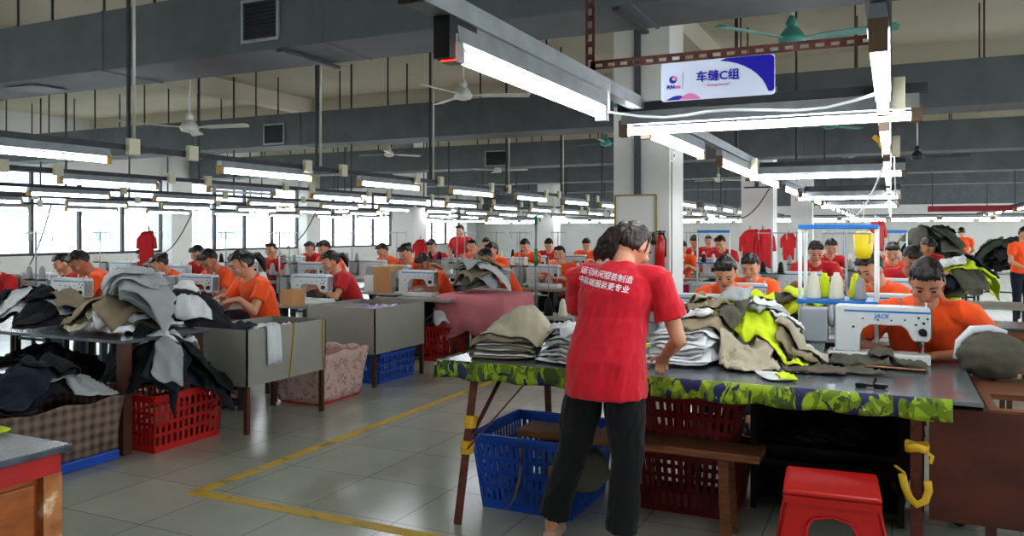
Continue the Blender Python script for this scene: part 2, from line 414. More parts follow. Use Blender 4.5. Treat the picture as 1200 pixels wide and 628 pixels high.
for dd, yy, xe in ((d1, 4.93, .15), (d2, 10.5, 8.6), (d3, 16.07, 8.6), (d4, 21.64, 8.6)):
    ox = (-17.4+xe)/2; x = -16.6
    while x < xe-.2:
        [MB().bar((x-ox, q, .53), (x-ox, q, CEIL-3.0), .018).build('hanger', m_rust if x > -3 else m_dsteel, dd) for q in (.05, .6)]; x += 1.35

# ================================================================== lighting rails and tubes
def make_fixture(lit=True, lab='', grp=None, caps=m_amber):
    t = thing('tube_light', lab, 'light fixture', (0, 0, 0), 0, grp)
    MB().prism([(-.026, .0), (.026, .0), (.018, .06), (-.018, .06)], 'y', 0, 1.24).build('housing', m_galv, t)
    MB().tube([(0, .03, -.03), (0, 1.21, -.03)], .0175, 10).build('tube', m_tube if lit else mat('unlit tube glass', (200, 204, 206), .25), t, True)
    MB().bb(-.022, .022, -.012, .03, -.055, .02).build('end_cap', caps, t)
    MB().bb(-.022, .022, 1.21, 1.252, -.055, .02).build('end_cap', caps, t)
    return t
fx = make_fixture(True, 'tube light nearest the camera, hung below the dusty rail with its red end glowing', None, mat('grey lamp holder', (130, 130, 132), .5))
fxd = make_fixture(False, 'unlit grey tube fixture over the second sewing row from the aisle', 'x')
fxd['group'] = ''; del fxd['group']
fx.location = (-1.06, 1.86, 2.055)
MB().bb(-.021, .021, -.018, .04, -.052, -.008).build('glowing_end', m_redglow, fx)
MB().bb(-.024, .024, -.05, -.018, -.05, .06).build('holder_block', m_black, fx)
fx2 = make_fixture(True, 'a', 'b', m_amber)
rail_n = [0]
def rail(x, y0, y1, z, lab, rods, mt=m_dsteel, boxes=(), w=.05, conduit=False):
    t = thing('lighting_rail', lab, 'lighting rail', (x, y0, z))
    MB().bb(-w/2, w/2, 0, y1-y0, 0, w*.9).build('channel', mt, t)
    for ry in rods: MB().bar((0, ry-y0, w*.9), (0, ry-y0, CEIL-z), .022).build('hanger_rod', m_dsteel, t)
    if conduit:
        for ry in rods[:5]: MB().tube([(.035, ry-y0+.02, w*.9), (.035, ry-y0+.02, CEIL-z)], .013, 8).build('conduit', m_fanwhite, t, True)
    for (by, dz) in boxes: MB().box((w/2+.025, by-y0, dz), (.045, .10, .125)).build('junction_box', m_cream, t, bevel=.004)
    return t
# first rail, right over the work table, ends near the camera
r1 = rail(-1.06, 1.67, 30, 2.115, 'long dusty steel rail carrying the near lamp row above the work table', [6.2, 10.4, 15, 20, 25], m_galv, [(6.7, -.03)], .06)
MB().bb(-.035, .035, -.012, 0, -.005, .06).build('end_plate', m_black, r1)
MB().bb(-.02, .02, .15, .3, -.03, 0).build('clip', m_black, r1)
r0 = rail(-.03, 1.2, 30, 2.11, 'dark rail running straight away along the top right, lamps beneath it', [4.2, 8, 12, 17, 22], m_dsteel, [(3.5, -.02), (5.6, -.02)], .06)
n = 0
for k in range(1, 14):
    y = 1.93+1.8*k
    dup(fx2, (-1.06, y, 2.05), 0, {1: 'second tube light along the near rail, meeting the long cross lamp', 2: 'third tube light along the near rail, beyond the first cross lamp', 3: 'fourth tube light along the near rail, beside the second cross lamp'}.get(k, 'lit tube light farther down the near rail above the work table'), 'far tube lights on the near rail' if k > 3 else '')
for k in range(14):
    y = 2.15+1.72*k
    dup(fx2, (-.03, y, 2.05), 0, {0: 'bright tube light at the top right, under the dark rail near the camera', 1: 'second tube light on the right rail, just past the first cross lamp'}.get(k, 'lit tube light in the receding line on the right rail'), 'receding tube lights on the right rail' if k > 1 else '')
xt = dup(fx2, (.1, 3.62, 2.05), R(90), 'long tube light crossing between the two near rails below the sign')
xt.scale = (1, 1, 1)
dup(fx2, (.1, 7.2, 2.05), R(90), 'second cross tube light bridging the two rails, farther back')
for k, y in enumerate((7.2, 11.2, 15.0)):
    o = MB().bb(-1.14, .1, y-.02, y+.02, 2.111 if k == 0 else 2.081, 2.15).build('cross_bar', m_dsteel); tag(o, ['dark bar over the second cross lamp', 'dark bar over the third cross lamp', 'dark bar over the fourth cross lamp'][k], 'bar'); recentre(o)
for k, y in enumerate((11.2, 15.0)): dup(fx2, (.1, y, 2.02), R(90), ('third' if k == 0 else 'fourth')+' cross tube light bridging the two rails, small in the distance')
capm = {}
for o in list(COL.objects):
    if o.name.startswith('tube_light') and o != fx2 and o != fx and o != fxd:
        for ch in o.children:
            if ch.name.startswith('end_cap'):
                if ch.data.name not in capm: q = ch.data.copy(); q.materials.clear(); q.materials.append(mat('dull brown lamp holder', (104, 84, 66), .6)); capm[ch.data.name] = q
                ch.data = capm[ch.data.name]
cb = MB().bb(-1.16, .13, 3.60, 3.64, 2.113, 2.15).build('cross_bar', m_dsteel); tag(cb, 'dark steel bar over the first cross lamp between the rails', 'bar'); recentre(cb)
# left rows
rows = [(-5.35, 2.12, 'A', 'sewing row beside the yellow-lined aisle'), (-8.0, 2.12, 'B', 'second sewing row from the aisle'), (-10.55, 2.10, 'C', 'third sewing row from the aisle'), (-13.2, 2.08, 'D', 'fourth sewing row, towards the windows'), (-15.8, 2.05, 'E', 'sewing row along the left windows')]
LS = {'A': 2.93, 'B': 3.6, 'C': 2.9, 'D': 3.3, 'E': 3.1}
for x, z, c, lab in rows:
    rods = []; y = 4.35
    while y < 30: rods.append(y); y += 2.25 if c == 'A' else 3.2
    bx = [(y_, .03) for k in range(11) for y_ in ((LS[c]+2.05*k+1.42, LS[c]+2.05*k+2.0) if c in 'AB' else (LS[c]+2.05*k+1.45,))]
    rail(x, .5, 31, z+.06, 'dark lamp rail over the '+lab, rods, m_dsteel, bx, conduit=(c == 'A'))
    for k in range(13 if c in 'AB' else 12):
        y = LS[c]+2.05*k+(.3 if k > 0 and c == 'A' else 0)
        if c == 'B' and k == 2:
            fxd.location = (x, y, z); continue
        lb = 'lit tube light over the '+lab
        gp = 'tube lights over the '+lab
        if c == 'A' and k < 3: lb = ['tube light at the upper left edge, nearest on the left side', 'tube light with a beige box at its near end, left of the ceiling fan rod', 'tube light in the upper middle left, third along the aisle row'][k]; gp = ''
        q = dup(fx2, (x, y, z), 0, lb, gp); q.scale = (1.3, 1, 1.0)
for x, z, c in ((2.6, 2.1, 'R'), (5.2, 2.1, 'S')):
    rail(x, 8, 31, z+.06, 'dark lamp rail over the '+('nearer' if c == 'R' else 'outer')+' row on the right side', [10, 16, 22, 28])
    for k in range(8): dup(fx2, (x, 14+2.05*k, z), 0, 'lit tube light over the '+('nearer' if c == 'R' else 'outer')+' row on the right side', 'tube lights right of the aisle, '+('nearer row' if c == 'R' else 'outer row'))
# more rows in the middle distance, and cross lines near the far wall
for x in (-3.6,):
    rail(x, 12.5, 31, 2.16, 'lamp rail far down between the aisle row and the pillars', [14, 19, 24])
    for k in range(8): dup(fx2, (x, 13+2.05*k, 2.1), 0, 'lit tube light far down between the aisle row and the pillars', 'tube lights between aisle and pillars')
for yy in (26.5, 31.5):
    for k in range(17):
        x = -15+1.35*k
        dup(fx2, (x, yy, 1.98), R(90), 'lit tube light in the crosswise line '+('near the far wall' if yy > 30 else 'before the far wall'), 'crosswise tube lights '+('near the far wall' if yy > 30 else 'before the far wall'))
    o = MB().bb(-16.3, 8, yy-.02, yy+.02, 2.045, 2.08).build('cross_rail', m_dsteel); tag(o, 'thin crosswise rail holding the lamps '+('near the far wall' if yy > 30 else 'before the far wall'), 'lighting rail'); recentre(o)
for ob_ in [fx2]+list(fx2.children): bpy.data.objects.remove(ob_)

# slotted angle iron with the sign
def slotted(p0, p1, w, t, up):
    p0, p1 = Vector(p0), Vector(p1); d = p1-p0; L_ = d.length; d.normalize(); n = d.cross(Vector(up)).normalized(); m = MB()
    u = Vector(up).normalized()
    for s_ in (-1, 1): m.bar(p0+u*s_*w*.36, p1+u*s_*w*.36, t, w*.28, u)
    k = 0
    while k*.05 < L_: q = p0+d*k*.05; m.bar(q, q+d*min(.022, L_-k*.05+.001), t, w*.46, u); k += 1
    return m
ai = thing('angle_iron_frame', 'rusty slotted angle iron hanger crossing above the blue and white sign', 'hanger frame', (-1.06, 2.95, 2.17))
slotted((0, 0, 0), (0, 0, CEIL-2.17), .038, .004, (1, 0, 0)).build('upright', m_rust, ai)
slotted((0, 0, .025), (1.05, 0, .025), .03, .004, (0, 0, 1)).bb(0, 1.05, 0, .03, .04, .044).build('crossbar', m_rust, ai)
sg = thing('hanging_sign', 'white sign with a blue corner and Chinese lettering hanging from rusty iron', 'sign', (-.573, 2.935, 2.105))
def rrect(w, h, r, n=5):
    pts = []
    for cx, cz, a0 in ((w/2-r, h/2-r, 0), (-w/2+r, h/2-r, 90), (-w/2+r, -h/2+r, 180), (w/2-r, -h/2+r, 270)):
        for k in range(n+1): a = R(a0+90*k/n); pts.append((cx+r*math.cos(a), cz+r*math.sin(a)))
    return pts
m_sgw = mat('sign white', (206, 214, 232), .45, var=.02); m_sgb = mat('sign blue', (36, 30, 160), .4, var=.03); m_sgp = mat('sign pink', (214, 120, 170), .45, var=.03)
SW, SH = .405, .142
MB().prism(rrect(SW, SH, .012), 'y', 0, .006).build('board', m_sgw, sg)
arc = [(.0+.035, SH/2-.001), (SW/2-.012, SH/2-.001), (SW/2-.001, SH/2-.012), (SW/2-.001, -SH/2+.02), (SW/2-.008, -SH/2+.012)]
for k in range(9):
    a = R(12+70*k/8); arc.append((-.015+.205*math.cos(a)*.98, -SH/2-.02+.155*math.sin(a)))
MB().prism(arc, 'y', -.0012, -.0002).build('blue_corner', m_sgb, sg)
def seg(cx, w, h): return [(cx-w/2+w*k/12, -SH/2+.003+h*math.sin(math.pi*k/12)) for k in range(13)]
MB().prism(seg(-.14, .09, .016), 'y', -.0012, -.0002).build('blue_wave', m_sgb, sg)
MB().prism(seg(-.095, .08, .022), 'y', -.0018, -.0006).build('pink_wave', m_sgp, sg)
def put_text(s, size, m, x, z, y=-.002, bold=0, parent=None, align='CENTER'):
    me = text_mesh(s, size, m, .0003, bold, align); o = link('lettering', me, parent); o.rotation_euler = (R(90), 0, 0); o.location = (x, y, z); return o
put_text('车缝C组', .042, m_sgb, .0+.005, .008, bold=.0009, parent=sg)
put_text('Sewing GroupC', .013, m_sgp, .008, -.022, parent=sg)
put_text('RN', .021, m_sgb, -.166, -.02, bold=.0005, parent=sg)
lg = MB()
for cx in (-.146, -.135): lg.prism([( cx+.006*math.cos(a), -.0205+.006*math.sin(a)) for a in [k*math.pi/8 for k in range(16)]], 'y', -.0015, -.0004)
lg.build('logo_rings', m_sgp, sg)
MB().prism([(-.158+.014*math.cos(a), .008+.014*math.sin(a)) for a in [k*math.pi/10 for k in range(20)]], 'y', -.0012, -.0002).build('logo_disc', m_sgb, sg)
MB().prism([(-.152+.010*math.cos(a), .012+.008*math.sin(a)) for a in [k*math.pi/10 for k in range(20)]], 'y', -.0018, -.0006).build('logo_swirl', m_sgp, sg)
MB().prism([(-.156+.0035*math.cos(a), .009+.0035*math.sin(a)) for a in [k*math.pi/8 for k in range(16)]], 'y', -.0024, -.0012).build('logo_centre', m_sgw, sg)
MB().bb(-.122, -.1213, -.0012, -.0002, -.03, .03).build('divider', mat('sign grey', (120, 124, 150), .5), sg)
wr = MB().tube([(-1.0, 3.0, 2.13)]+[(-1.0+.98*k/10, 3.0+.1*math.sin(k), 2.02-.012*math.sin(math.pi*k/10)*3) for k in range(11)], .006, 6)
o = wr.build('cable', m_white, None, True); tag(o, 'white cable sagging from the near rail just below the sign', 'cable'); recentre(o)

# ceiling fans
def fan(px, py, d, m, lab, rot=0, grp=None, z=None):
    q = P(px, py, d)
    t = thing('ceiling_fan', lab, 'ceiling fan', q, rot, grp)
    MB().lathe([(.02, .09), (.05, .08), (.08, .04), (.10, .0), (.085, -.035), (.03, -.05)], n=18).build('motor', m, t, True)
    MB().tube([(0, 0, .07), (0, 0, CEIL-q.z)], .011, 8).build('downrod', m_fanwhite, t, True)
    MB().lathe([(.03, .07), (.045, .12), (.02, .17)], n=12).build('canopy', m, t, True)
    for k in range(3):
        a = 2*math.pi*k/3; M = Matrix.Rotation(a, 4, 'Z')
        b = MB().add([(.1, -.02, .0), (.25, -.05, .01), (.7, -.07, .012), (.72, 0, .012), (.7, .055, -.01), (.25, .045, -.01), (.1, .02, 0)], [(0, 1, 2, 3, 4, 5, 6)]).xf(M)
        o = b.build('blade', m, t); s_ = o.modifiers.new('s', 'SOLIDIFY'); s_.thickness = .006
    return t
fan(222, 150, 8.6, m_fanwhite, 'white ceiling fan at the left, below the nearest duct', R(10))
fan(543, 112, 8.6, m_fanwhite, 'white ceiling fan left of the bright near tube light', R(25))
fan(928, 46, 5.9, m_teal, 'large teal ceiling fan above the hanging sign', R(115))
fan(710, 168, 14, m_teal, 'teal ceiling fan beside the nearest pillar, edge on', R(40))
fan(972, 148, 13, m_teal, 'small teal ceiling fan beneath the first cross lamp', R(50))
fan(990, 182, 17, m_teal, 'farther teal ceiling fan left of the right lamp line', R(80))
fan(1001, 208, 24, m_teal, 'farthest teal ceiling fan, tiny above the second pillar row', R(10))
fan(456, 181, 16, m_fanwhite, 'white ceiling fan under the second duct, left of centre', R(60))
fan(583, 200, 18, m_fanwhite, 'white ceiling fan far back with long pale blades', R(5))
fan(842, 211, 20, m_fanwhite, 'white ceiling fan far back between the first two pillars', R(35))
fan(1075, 184, 12, m_dsteel, 'dark ceiling fan right of the receding lamp line', R(3))
# ================================================================== people
def sm(t): t = max(0, min(1, t)); return t*t*(3-2*t)
def head_fn(p):
    z = p.z; x, y = p.x, p.y
    k = 1-.30*sm(-z*1.15)*1.0
    if z < 0: y = y*(1-.16*sm(-z)) if y > 0 else y*(1-.04*sm(-z))
    if y > 0 and z > -.3: y *= 1.06
    return Vector((x*k, y, z))
def hand(mb, w, d, nrm, side, curl=.5, sc=1., rad=.0085):
    # w wrist, d direction of the palm, nrm back-of-hand normal, side = direction towards the thumb
    w = Vector(w); d = Vector(d).normalized(); nrm = Vector(nrm); nrm = (nrm-d*nrm.dot(d)).normalized(); s_ = d.cross(nrm).normalized()
    if s_.dot(Vector(side)) < 0: s_ = -s_
    pl = .088*sc
    for k in (-.026, -.009, .009, .026):
        mb.limb([w+s_*k*.6*sc+d*.005, w+s_*k*sc+d*pl], [.014*sc, .0125*sc], 8)
    tips = []
    for k, L_ in ((.029, .072), (.010, .082), (-.010, .077), (-.028, .060)):
        p = w+d*(pl-.005)+s_*k*sc; a = curl*.35; dd = d; pts = [p-dd*.01]
        for j, f in enumerate((.45, .32, .25)):
            dd = (d*math.cos(a)-nrm*math.sin(a)); p = p+dd*L_*f*sc; pts.append(p); a += curl*.6
        mb.limb(pts, [rad*sc, rad*.97*sc, rad*.9*sc, rad*.78*sc], 8); tips.append(p)
    t0 = w+d*.022+s_*.024*sc
    mb.limb([t0, t0+(d*.55+s_*.7).normalized()*.036*sc-nrm*.006, t0+(d*.75+s_*.45).normalized()*.066*sc-nrm*.014], [.0125*sc, .0105*sc, .0085*sc], 8)
    return tips
def ring_torso(J, g=0., scale=1.):
    P_, W_, C_, N_ = (Vector(J[k]) for k in ('pelvis', 'waist', 'chest', 'neck'))
    sw = J.get('sw', .19); f = J.get('fat', 1.)
    def tl(a, b): d = b-a; return math.atan2(-d.y, d.z)*-1 if False else -math.atan2(d.y, d.z)
    t1, t2, t3 = tl(P_, W_), tl(W_, C_), tl(C_, N_)
    return [(P_-Vector((0, 0, .06)), .12*f+g, .09*f+g, t1), (P_, .165*f+g, .115*f+g, t1), (P_.lerp(W_, .5), .155*f+g, .108*f+g, t1), (W_, .138*f+g, .098*f+g, (t1+t2)/2),
            (W_.lerp(C_, .55), .155*f+g, .108*f+g, t2), (C_, .168*f+g, .112*f+g, t2), (C_.lerp(N_, .45), .165*f+g, .10*f+g, t3),
            (C_.lerp(N_, .75), .12*f+g, .075*f+g, t3), (N_, .062+g*.8, .058+g*.8, t3)]
def remesh(mb, vox, m, smooth=4, wr=0., seed=0, wscale=9., dec=None):
    me = mb.mesh('body', m)
    me = bake(me, [('REMESH', dict(mode='VOXEL', voxel_size=vox)), ('SMOOTH', dict(factor=.5, iterations=smooth))])
    me.materials.clear(); me.materials.append(m)
    if wr:
        sv = Vector((seed*3.1, 0, 0))
        ns = [v.normal.copy() for v in me.vertices]
        for v, n_ in zip(me.vertices, ns):
            q = v.co*wscale+sv; q2 = Vector((q.x*1.3+q.z*.6, q.y, q.z*.45-q.x*.5))
            a = noise.noise(q2); b = noise.noise(q2*2.1+Vector((7, 3, 1)))
            v.co += n_*wr*((.5-abs(a)*2.2)+.45*(.5-abs(b)*2))
    for p in me.polygons: p.use_smooth = True
    return me
def face_parts(H, sc=1.):              # H: head matrix (head-local -> body-local)
    out = []
    for s_ in (-1, 1):
        ey = MB(); br = MB()
        ey.ell((s_*.031*sc, -.0895*sc, .004*sc), (.0125*sc, .006*sc, .0045*sc), None, 10, 6)
        br.tube([(s_*.014*sc, -.098*sc, .026*sc), (s_*.032*sc, -.095*sc, .032*sc), (s_*.05*sc, -.083*sc, .026*sc)], .0036*sc, 6)
        for nm, b, m in (('eye', ey, m_eye), ('eyebrow', br, m_hair)): out.append((nm, b.xf(H).mesh(nm, m, True), m))
    lp = MB().ell((0, -.0925*sc, -.055*sc), (.023*sc, .009*sc, .0065*sc), None, 12, 6)
    for nm, b, m in (('mouth', lp, m_lip),): out.append((nm, b.xf(H).mesh(nm, m, True), m))
    return out
def make_person(J, vox=.011, skin=m_skin, shirt=m_orange, trous=m_navy, hair='short', sleeve=.62, hm=m_hair, wr=.006, seed=1, collar=False, hsc=1., shirt_len=None):
    """J: joints. returns list of (name, mesh)."""
    N_ = Vector(J['neck']); Hc = Vector(J['head']); out = []
    H = Matrix.Translation(Hc) @ Matrix.Rotation(J.get('hyaw', 0), 4, 'Z') @ Matrix.Rotation(J.get('hpitch', 0), 4, 'X') @ Matrix.Rotation(J.get('hroll', 0), 4, 'Y')
    b = MB(); b.rings(ring_torso(J, -.006))
    hd = MB().ell((0, 0, 0), (.076*hsc, .096*hsc, .118*hsc), None, 28, 20, head_fn)
    hd.ell((0, -.1*hsc, -.018*hsc), (.013*hsc, .017*hsc, .014*hsc), None, 10, 8); hd.limb([(0, -.088*hsc, .02*hsc), (0, -.102*hsc, -.012*hsc)], [.007*hsc, .011*hsc], 8)
    hd.ell((0, -.082*hsc, -.095*hsc), (.026*hsc, .02*hsc, .018*hsc)); hd.ell((0, -.086*hsc, -.055*hsc), (.026*hsc, .012*hsc, .012*hsc))
    for s_ in (-1, 1):
        hd.ell((s_*.078*hsc, .008, -.006), (.008*hsc, .018*hsc, .030*hsc), Matrix.Rotation(s_*.3, 4, 'Z'))
        hd.ell((s_*.045*hsc, -.07*hsc, -.025*hsc), (.024*hsc, .018*hsc, .022*hsc))
    hd.xf(H); b.add(hd.v, hd.f)
    nk = H @ Vector((0, .018, -.07)); b.limb([N_-Vector((0, 0, .04)), N_.lerp(nk, .4), nk], [.062, .053, .053], 14)
    sh = MB(); tr = MB()
    sh.rings(ring_torso(J, .012))
    sr = []
    for s_, k in ((-1, 'R'), (1, 'L')):
        S = Vector(J['sh'+k]); E = Vector(J['el'+k]); W_ = Vector(J['wr'+k])
        b.limb([S, S.lerp(E, .45), E], [.05, .044, .036], 12); b.limb([E, E.lerp(W_, .3), W_], [.037, .037, .024], 12)
        hd_ = Vector(J['hd'+k]) if 'hd'+k in J else (W_-E)
        hand(b, W_, hd_, J.get('hn'+k, (0, 0, 1)), Vector((-s_, 0, 0)) if 'th'+k not in J else J['th'+k], J.get('curl', .6))
        e2 = S.lerp(E, sleeve)
        root = Vector(J['chest']).lerp(N_, .55)
        sh.tube([root.lerp(S, .35), root.lerp(S, .8)+Vector((0, 0, .006)), S+Vector((0, 0, .0)), S.lerp(E, .3), e2], [.065, .07, .068, .066, .067+J.get('slv', 0)], 14)
        Hp, K, A, T = (Vector(J[q+k]) for q in ('hip', 'kn', 'an', 'toe'))
        b.limb([Hp, K], [.075, .05], 10); b.limb([K, A], [.05, .035], 10)
        tw = J.get('tw', 1.); tr.limb([Hp, Hp.lerp(K, .5), K], [.098, .084*tw, .067*tw], 12); tr.tube([K, K.lerp(A, .35), A+(K-A).normalized()*.05], [.067*tw, .064*tw, J.get('hem', .056)], 14)
        s0 = A+Vector((0, 0, 0)); zf = T.z-.035
        fd = (T-A); fd.z = 0; fd.normalize()
        shoe = MB().limb([Vector((A.x, A.y, zf+.045))-fd*.03, Vector((A.x, A.y, zf+.05))+fd*.04, Vector((A.x, A.y, zf+.035))+fd*.16], [.036, .04, .032], 12)
        for v in shoe.v: v.z = max(v.z, zf)
        out.append(('shoe', shoe.mesh('shoe', J.get('shoe_mat', m_black), True)))
    tr.rings([(Vector(J['pelvis'])-Vector((0, 0, .09)), .12, .1, 0), (Vector(J['pelvis'])-Vector((0, 0, .02)), .172, .125, 0), (Vector(J['pelvis'])+Vector((0, 0, .08)), .142, .10, 0), (Vector(J['pelvis']).lerp(Vector(J['waist']), .7), .125, .085, 0)])
    if shirt_len:                       # a loose hem below the hips
        c = Vector(J['pelvis']); sh.rings([(c-Vector((0, 0, shirt_len)), .196, .150, 0), (c-Vector((0, 0, shirt_len*.5)), .194, .150, 0), (c+Vector((0, 0, .05)), .188, .142, 0), (Vector(J['waist']), .180, .135, 0), (Vector(J['waist']).lerp(Vector(J['chest']), .5), .17, .125, 0)])
    if collar: sh.lathe([(.064, -.03), (.074, -.0), (.07, .028), (.062, .03)], N_+Vector((0, 0, .0)), 18, Matrix.Rotation(-math.atan2((nk-N_).y, (nk-N_).z), 3, 'X'))
    out.append(('body', remesh(b, vox, skin, 3)))
    out.append(('shirt', remesh(sh, vox, shirt, 4, wr, seed)))
    out.append(('trousers', remesh(tr, vox*1.1, trous, 4, wr*.8, seed+5)))
    # hair: shell set up and back from the face
    h = MB()
    def hf(p):
        p = p.copy()
        if p.y < -.15 and p.z < .56: p.z = .56+(p.z-.56)*.08
        if p.z < -.35: p.z = -.35+(p.z+.35)*(.4 if hair == 'short' else .6)
        return p
    h.ell((0, .014*hsc, .018*hsc), (.083*hsc, .098*hsc, .110*hsc), None, 28, 20, hf)
    for k in range(7): h.limb([(-.054*hsc+.018*k*hsc, -.04*hsc, .106*hsc), (-.056*hsc+.0185*k*hsc, -.070*hsc, .088*hsc), (-.057*hsc+.019*k*hsc, -.086*hsc, (.070-.003*(k % 2))*hsc)], [.013, .011, .004], 8)
    for s_ in (-1, 1): h.limb([(s_*.070*hsc, -.02*hsc, .06*hsc), (s_*.076*hsc, -.022*hsc, .015 if hair == 'short' else -.02)], [.010, .004], 8)
    if hair == 'ponytail':
        h.ell((0, .1, .03), (.026, .024, .026)); h.limb([(0, .1, .03), (0, .15, .01), (0, .165, -.06), (0, .15, -.14)], [.02, .034, .033, .012], 12)
    if hair == 'bun': h.ell((0, .105, .05), (.04, .036, .04))
    if hair == 'long':
        h.limb([(0, .08, -.02), (0, .095, -.12), (0, .09, -.2)], [.07, .06, .03], 14)
    h.xf(H)
    out.append(('hair', remesh(h, vox*.8, hm, 2, .0035, seed, 40)))
    for nm, me, m in face_parts(H, hsc): out.append((nm, me))
    return out
def person(parts, lab, loc, rz=0, scale=1., shirt=None, grp=None, cat='person'):
    t = thing('person', lab, cat, loc, rz, grp); t.scale = (scale,)*3
    for nm, me in parts:
        if nm == 'shirt' and shirt is not None: me = SHIRTS.setdefault((me.name, shirt.name), recol(me, shirt))
        link(nm, me, t)
    return t
SHIRTS = {}
def recol(me, m): q = me.copy(); q.materials.clear(); q.materials.append(m); return q
def seated(lean=.12, hx=0., hp=.5, hyaw=0., hands=((-.1, -.50, .90), (.1, -.50, .90)), fat=1., sw=.19):
    J = dict(pelvis=(0, 0, .54), waist=(0, -.02-lean*.2, .72), chest=(0, -.04-lean*.75, .92), neck=(hx*.3, -.06-lean*1.25, 1.065), sw=sw, fat=fat)
    n = Vector(J['neck']); J['head'] = n+Vector((hx, -.045-.07*hp, .125-.03*hp)); J['hpitch'] = hp; J['hyaw'] = hyaw
    y = n.y+.02
    J.update(shR=(-sw, y, 1.0), shL=(sw, y, 1.0), elR=(-sw-.075, y-.13, .795), elL=(sw+.075, y-.13, .795), wrR=hands[0], wrL=hands[1])
    for k, s_ in (('R', -1), ('L', 1)):
        J.update({'hip'+k: (s_*.09, -.02, .53), 'kn'+k: (s_*.13, -.42, .52), 'an'+k: (s_*.13, -.40, .10), 'toe'+k: (s_*.14, -.55, .035)})
        J['hd'+k] = Vector((-s_*.45, -1, -.15)); J['hn'+k] = (s_*.3, 0, 1)
    return J
def standing(): 
    J = dict(pelvis=(0, 0, .92), waist=(0, -.01, 1.08), chest=(0, -.03, 1.26), neck=(0, -.04, 1.42), head=(0, -.07, 1.55), hpitch=.25,
             shR=(-.19, -.03, 1.36), shL=(.19, -.03, 1.36), elR=(-.26, -.06, 1.10), elL=(.26, -.06, 1.10), wrR=(-.17, -.26, 1.0), wrL=(.17, -.26, 1.0))
    for k, s_ in (('R', -1), ('L', 1)): J.update({'hip'+k: (s_*.09, 0, .9), 'kn'+k: (s_*.1, -.02, .5), 'an'+k: (s_*.1, 0, .1), 'toe'+k: (s_*.12, -.14, .035)})
    return J

# templates shared by the rows of workers
T_man = make_person(seated(.14, 0, .5), hair='short', seed=2)
T_man2 = make_person(seated(.24, .02, .75, .25, hands=((-.07, -.58, .87), (.12, -.56, .89))), hair='short', seed=3, skin=m_skin2, fat=None or 1.) if False else make_person(seated(.24, .02, .75, .25, hands=((-.07, -.58, .87), (.12, -.56, .89)), fat=1.05), hair='short', seed=3, skin=m_skin2)
T_wom = make_person(seated(.15, 0, .45, fat=.9, sw=.17), hair='ponytail', seed=4)
T_wom2 = make_person(seated(.22, -.01, .6, -.2, fat=.93, sw=.17), hair='bun', seed=6)
T_up = make_person(seated(.04, 0, .12, .2), hair='short', seed=8)
T_stand = make_person(standing(), hair='short', seed=9)

m_stool = mat('grey brown stool wood', (92, 70, 54), .6, var=.2)
def make_stool():
    t = thing('wooden_stool', 'low wooden stool under a sewing worker', 'stool')
    MB().bb(-.17, .17, -.14, .14, .415, .445).build('seat', m_stool, t, bevel=.005)
    for sx in (-1, 1):
        for sy in (-1, 1): MB().bar((sx*.14, sy*.11, .416), (sx*.16, sy*.13, 0), .03).build('leg', m_stool, t)
    return t
stool0 = make_stool(); stool_used = [0]
def put_stool(x, y, rz, lab):
    if not stool_used[0]: stool0.location = (x, y, 0); stool0.rotation_euler = (0, 0, rz); stool0['label'] = lab; stool_used[0] = 1
    else: dup(stool0, (x, y, 0), rz, lab)

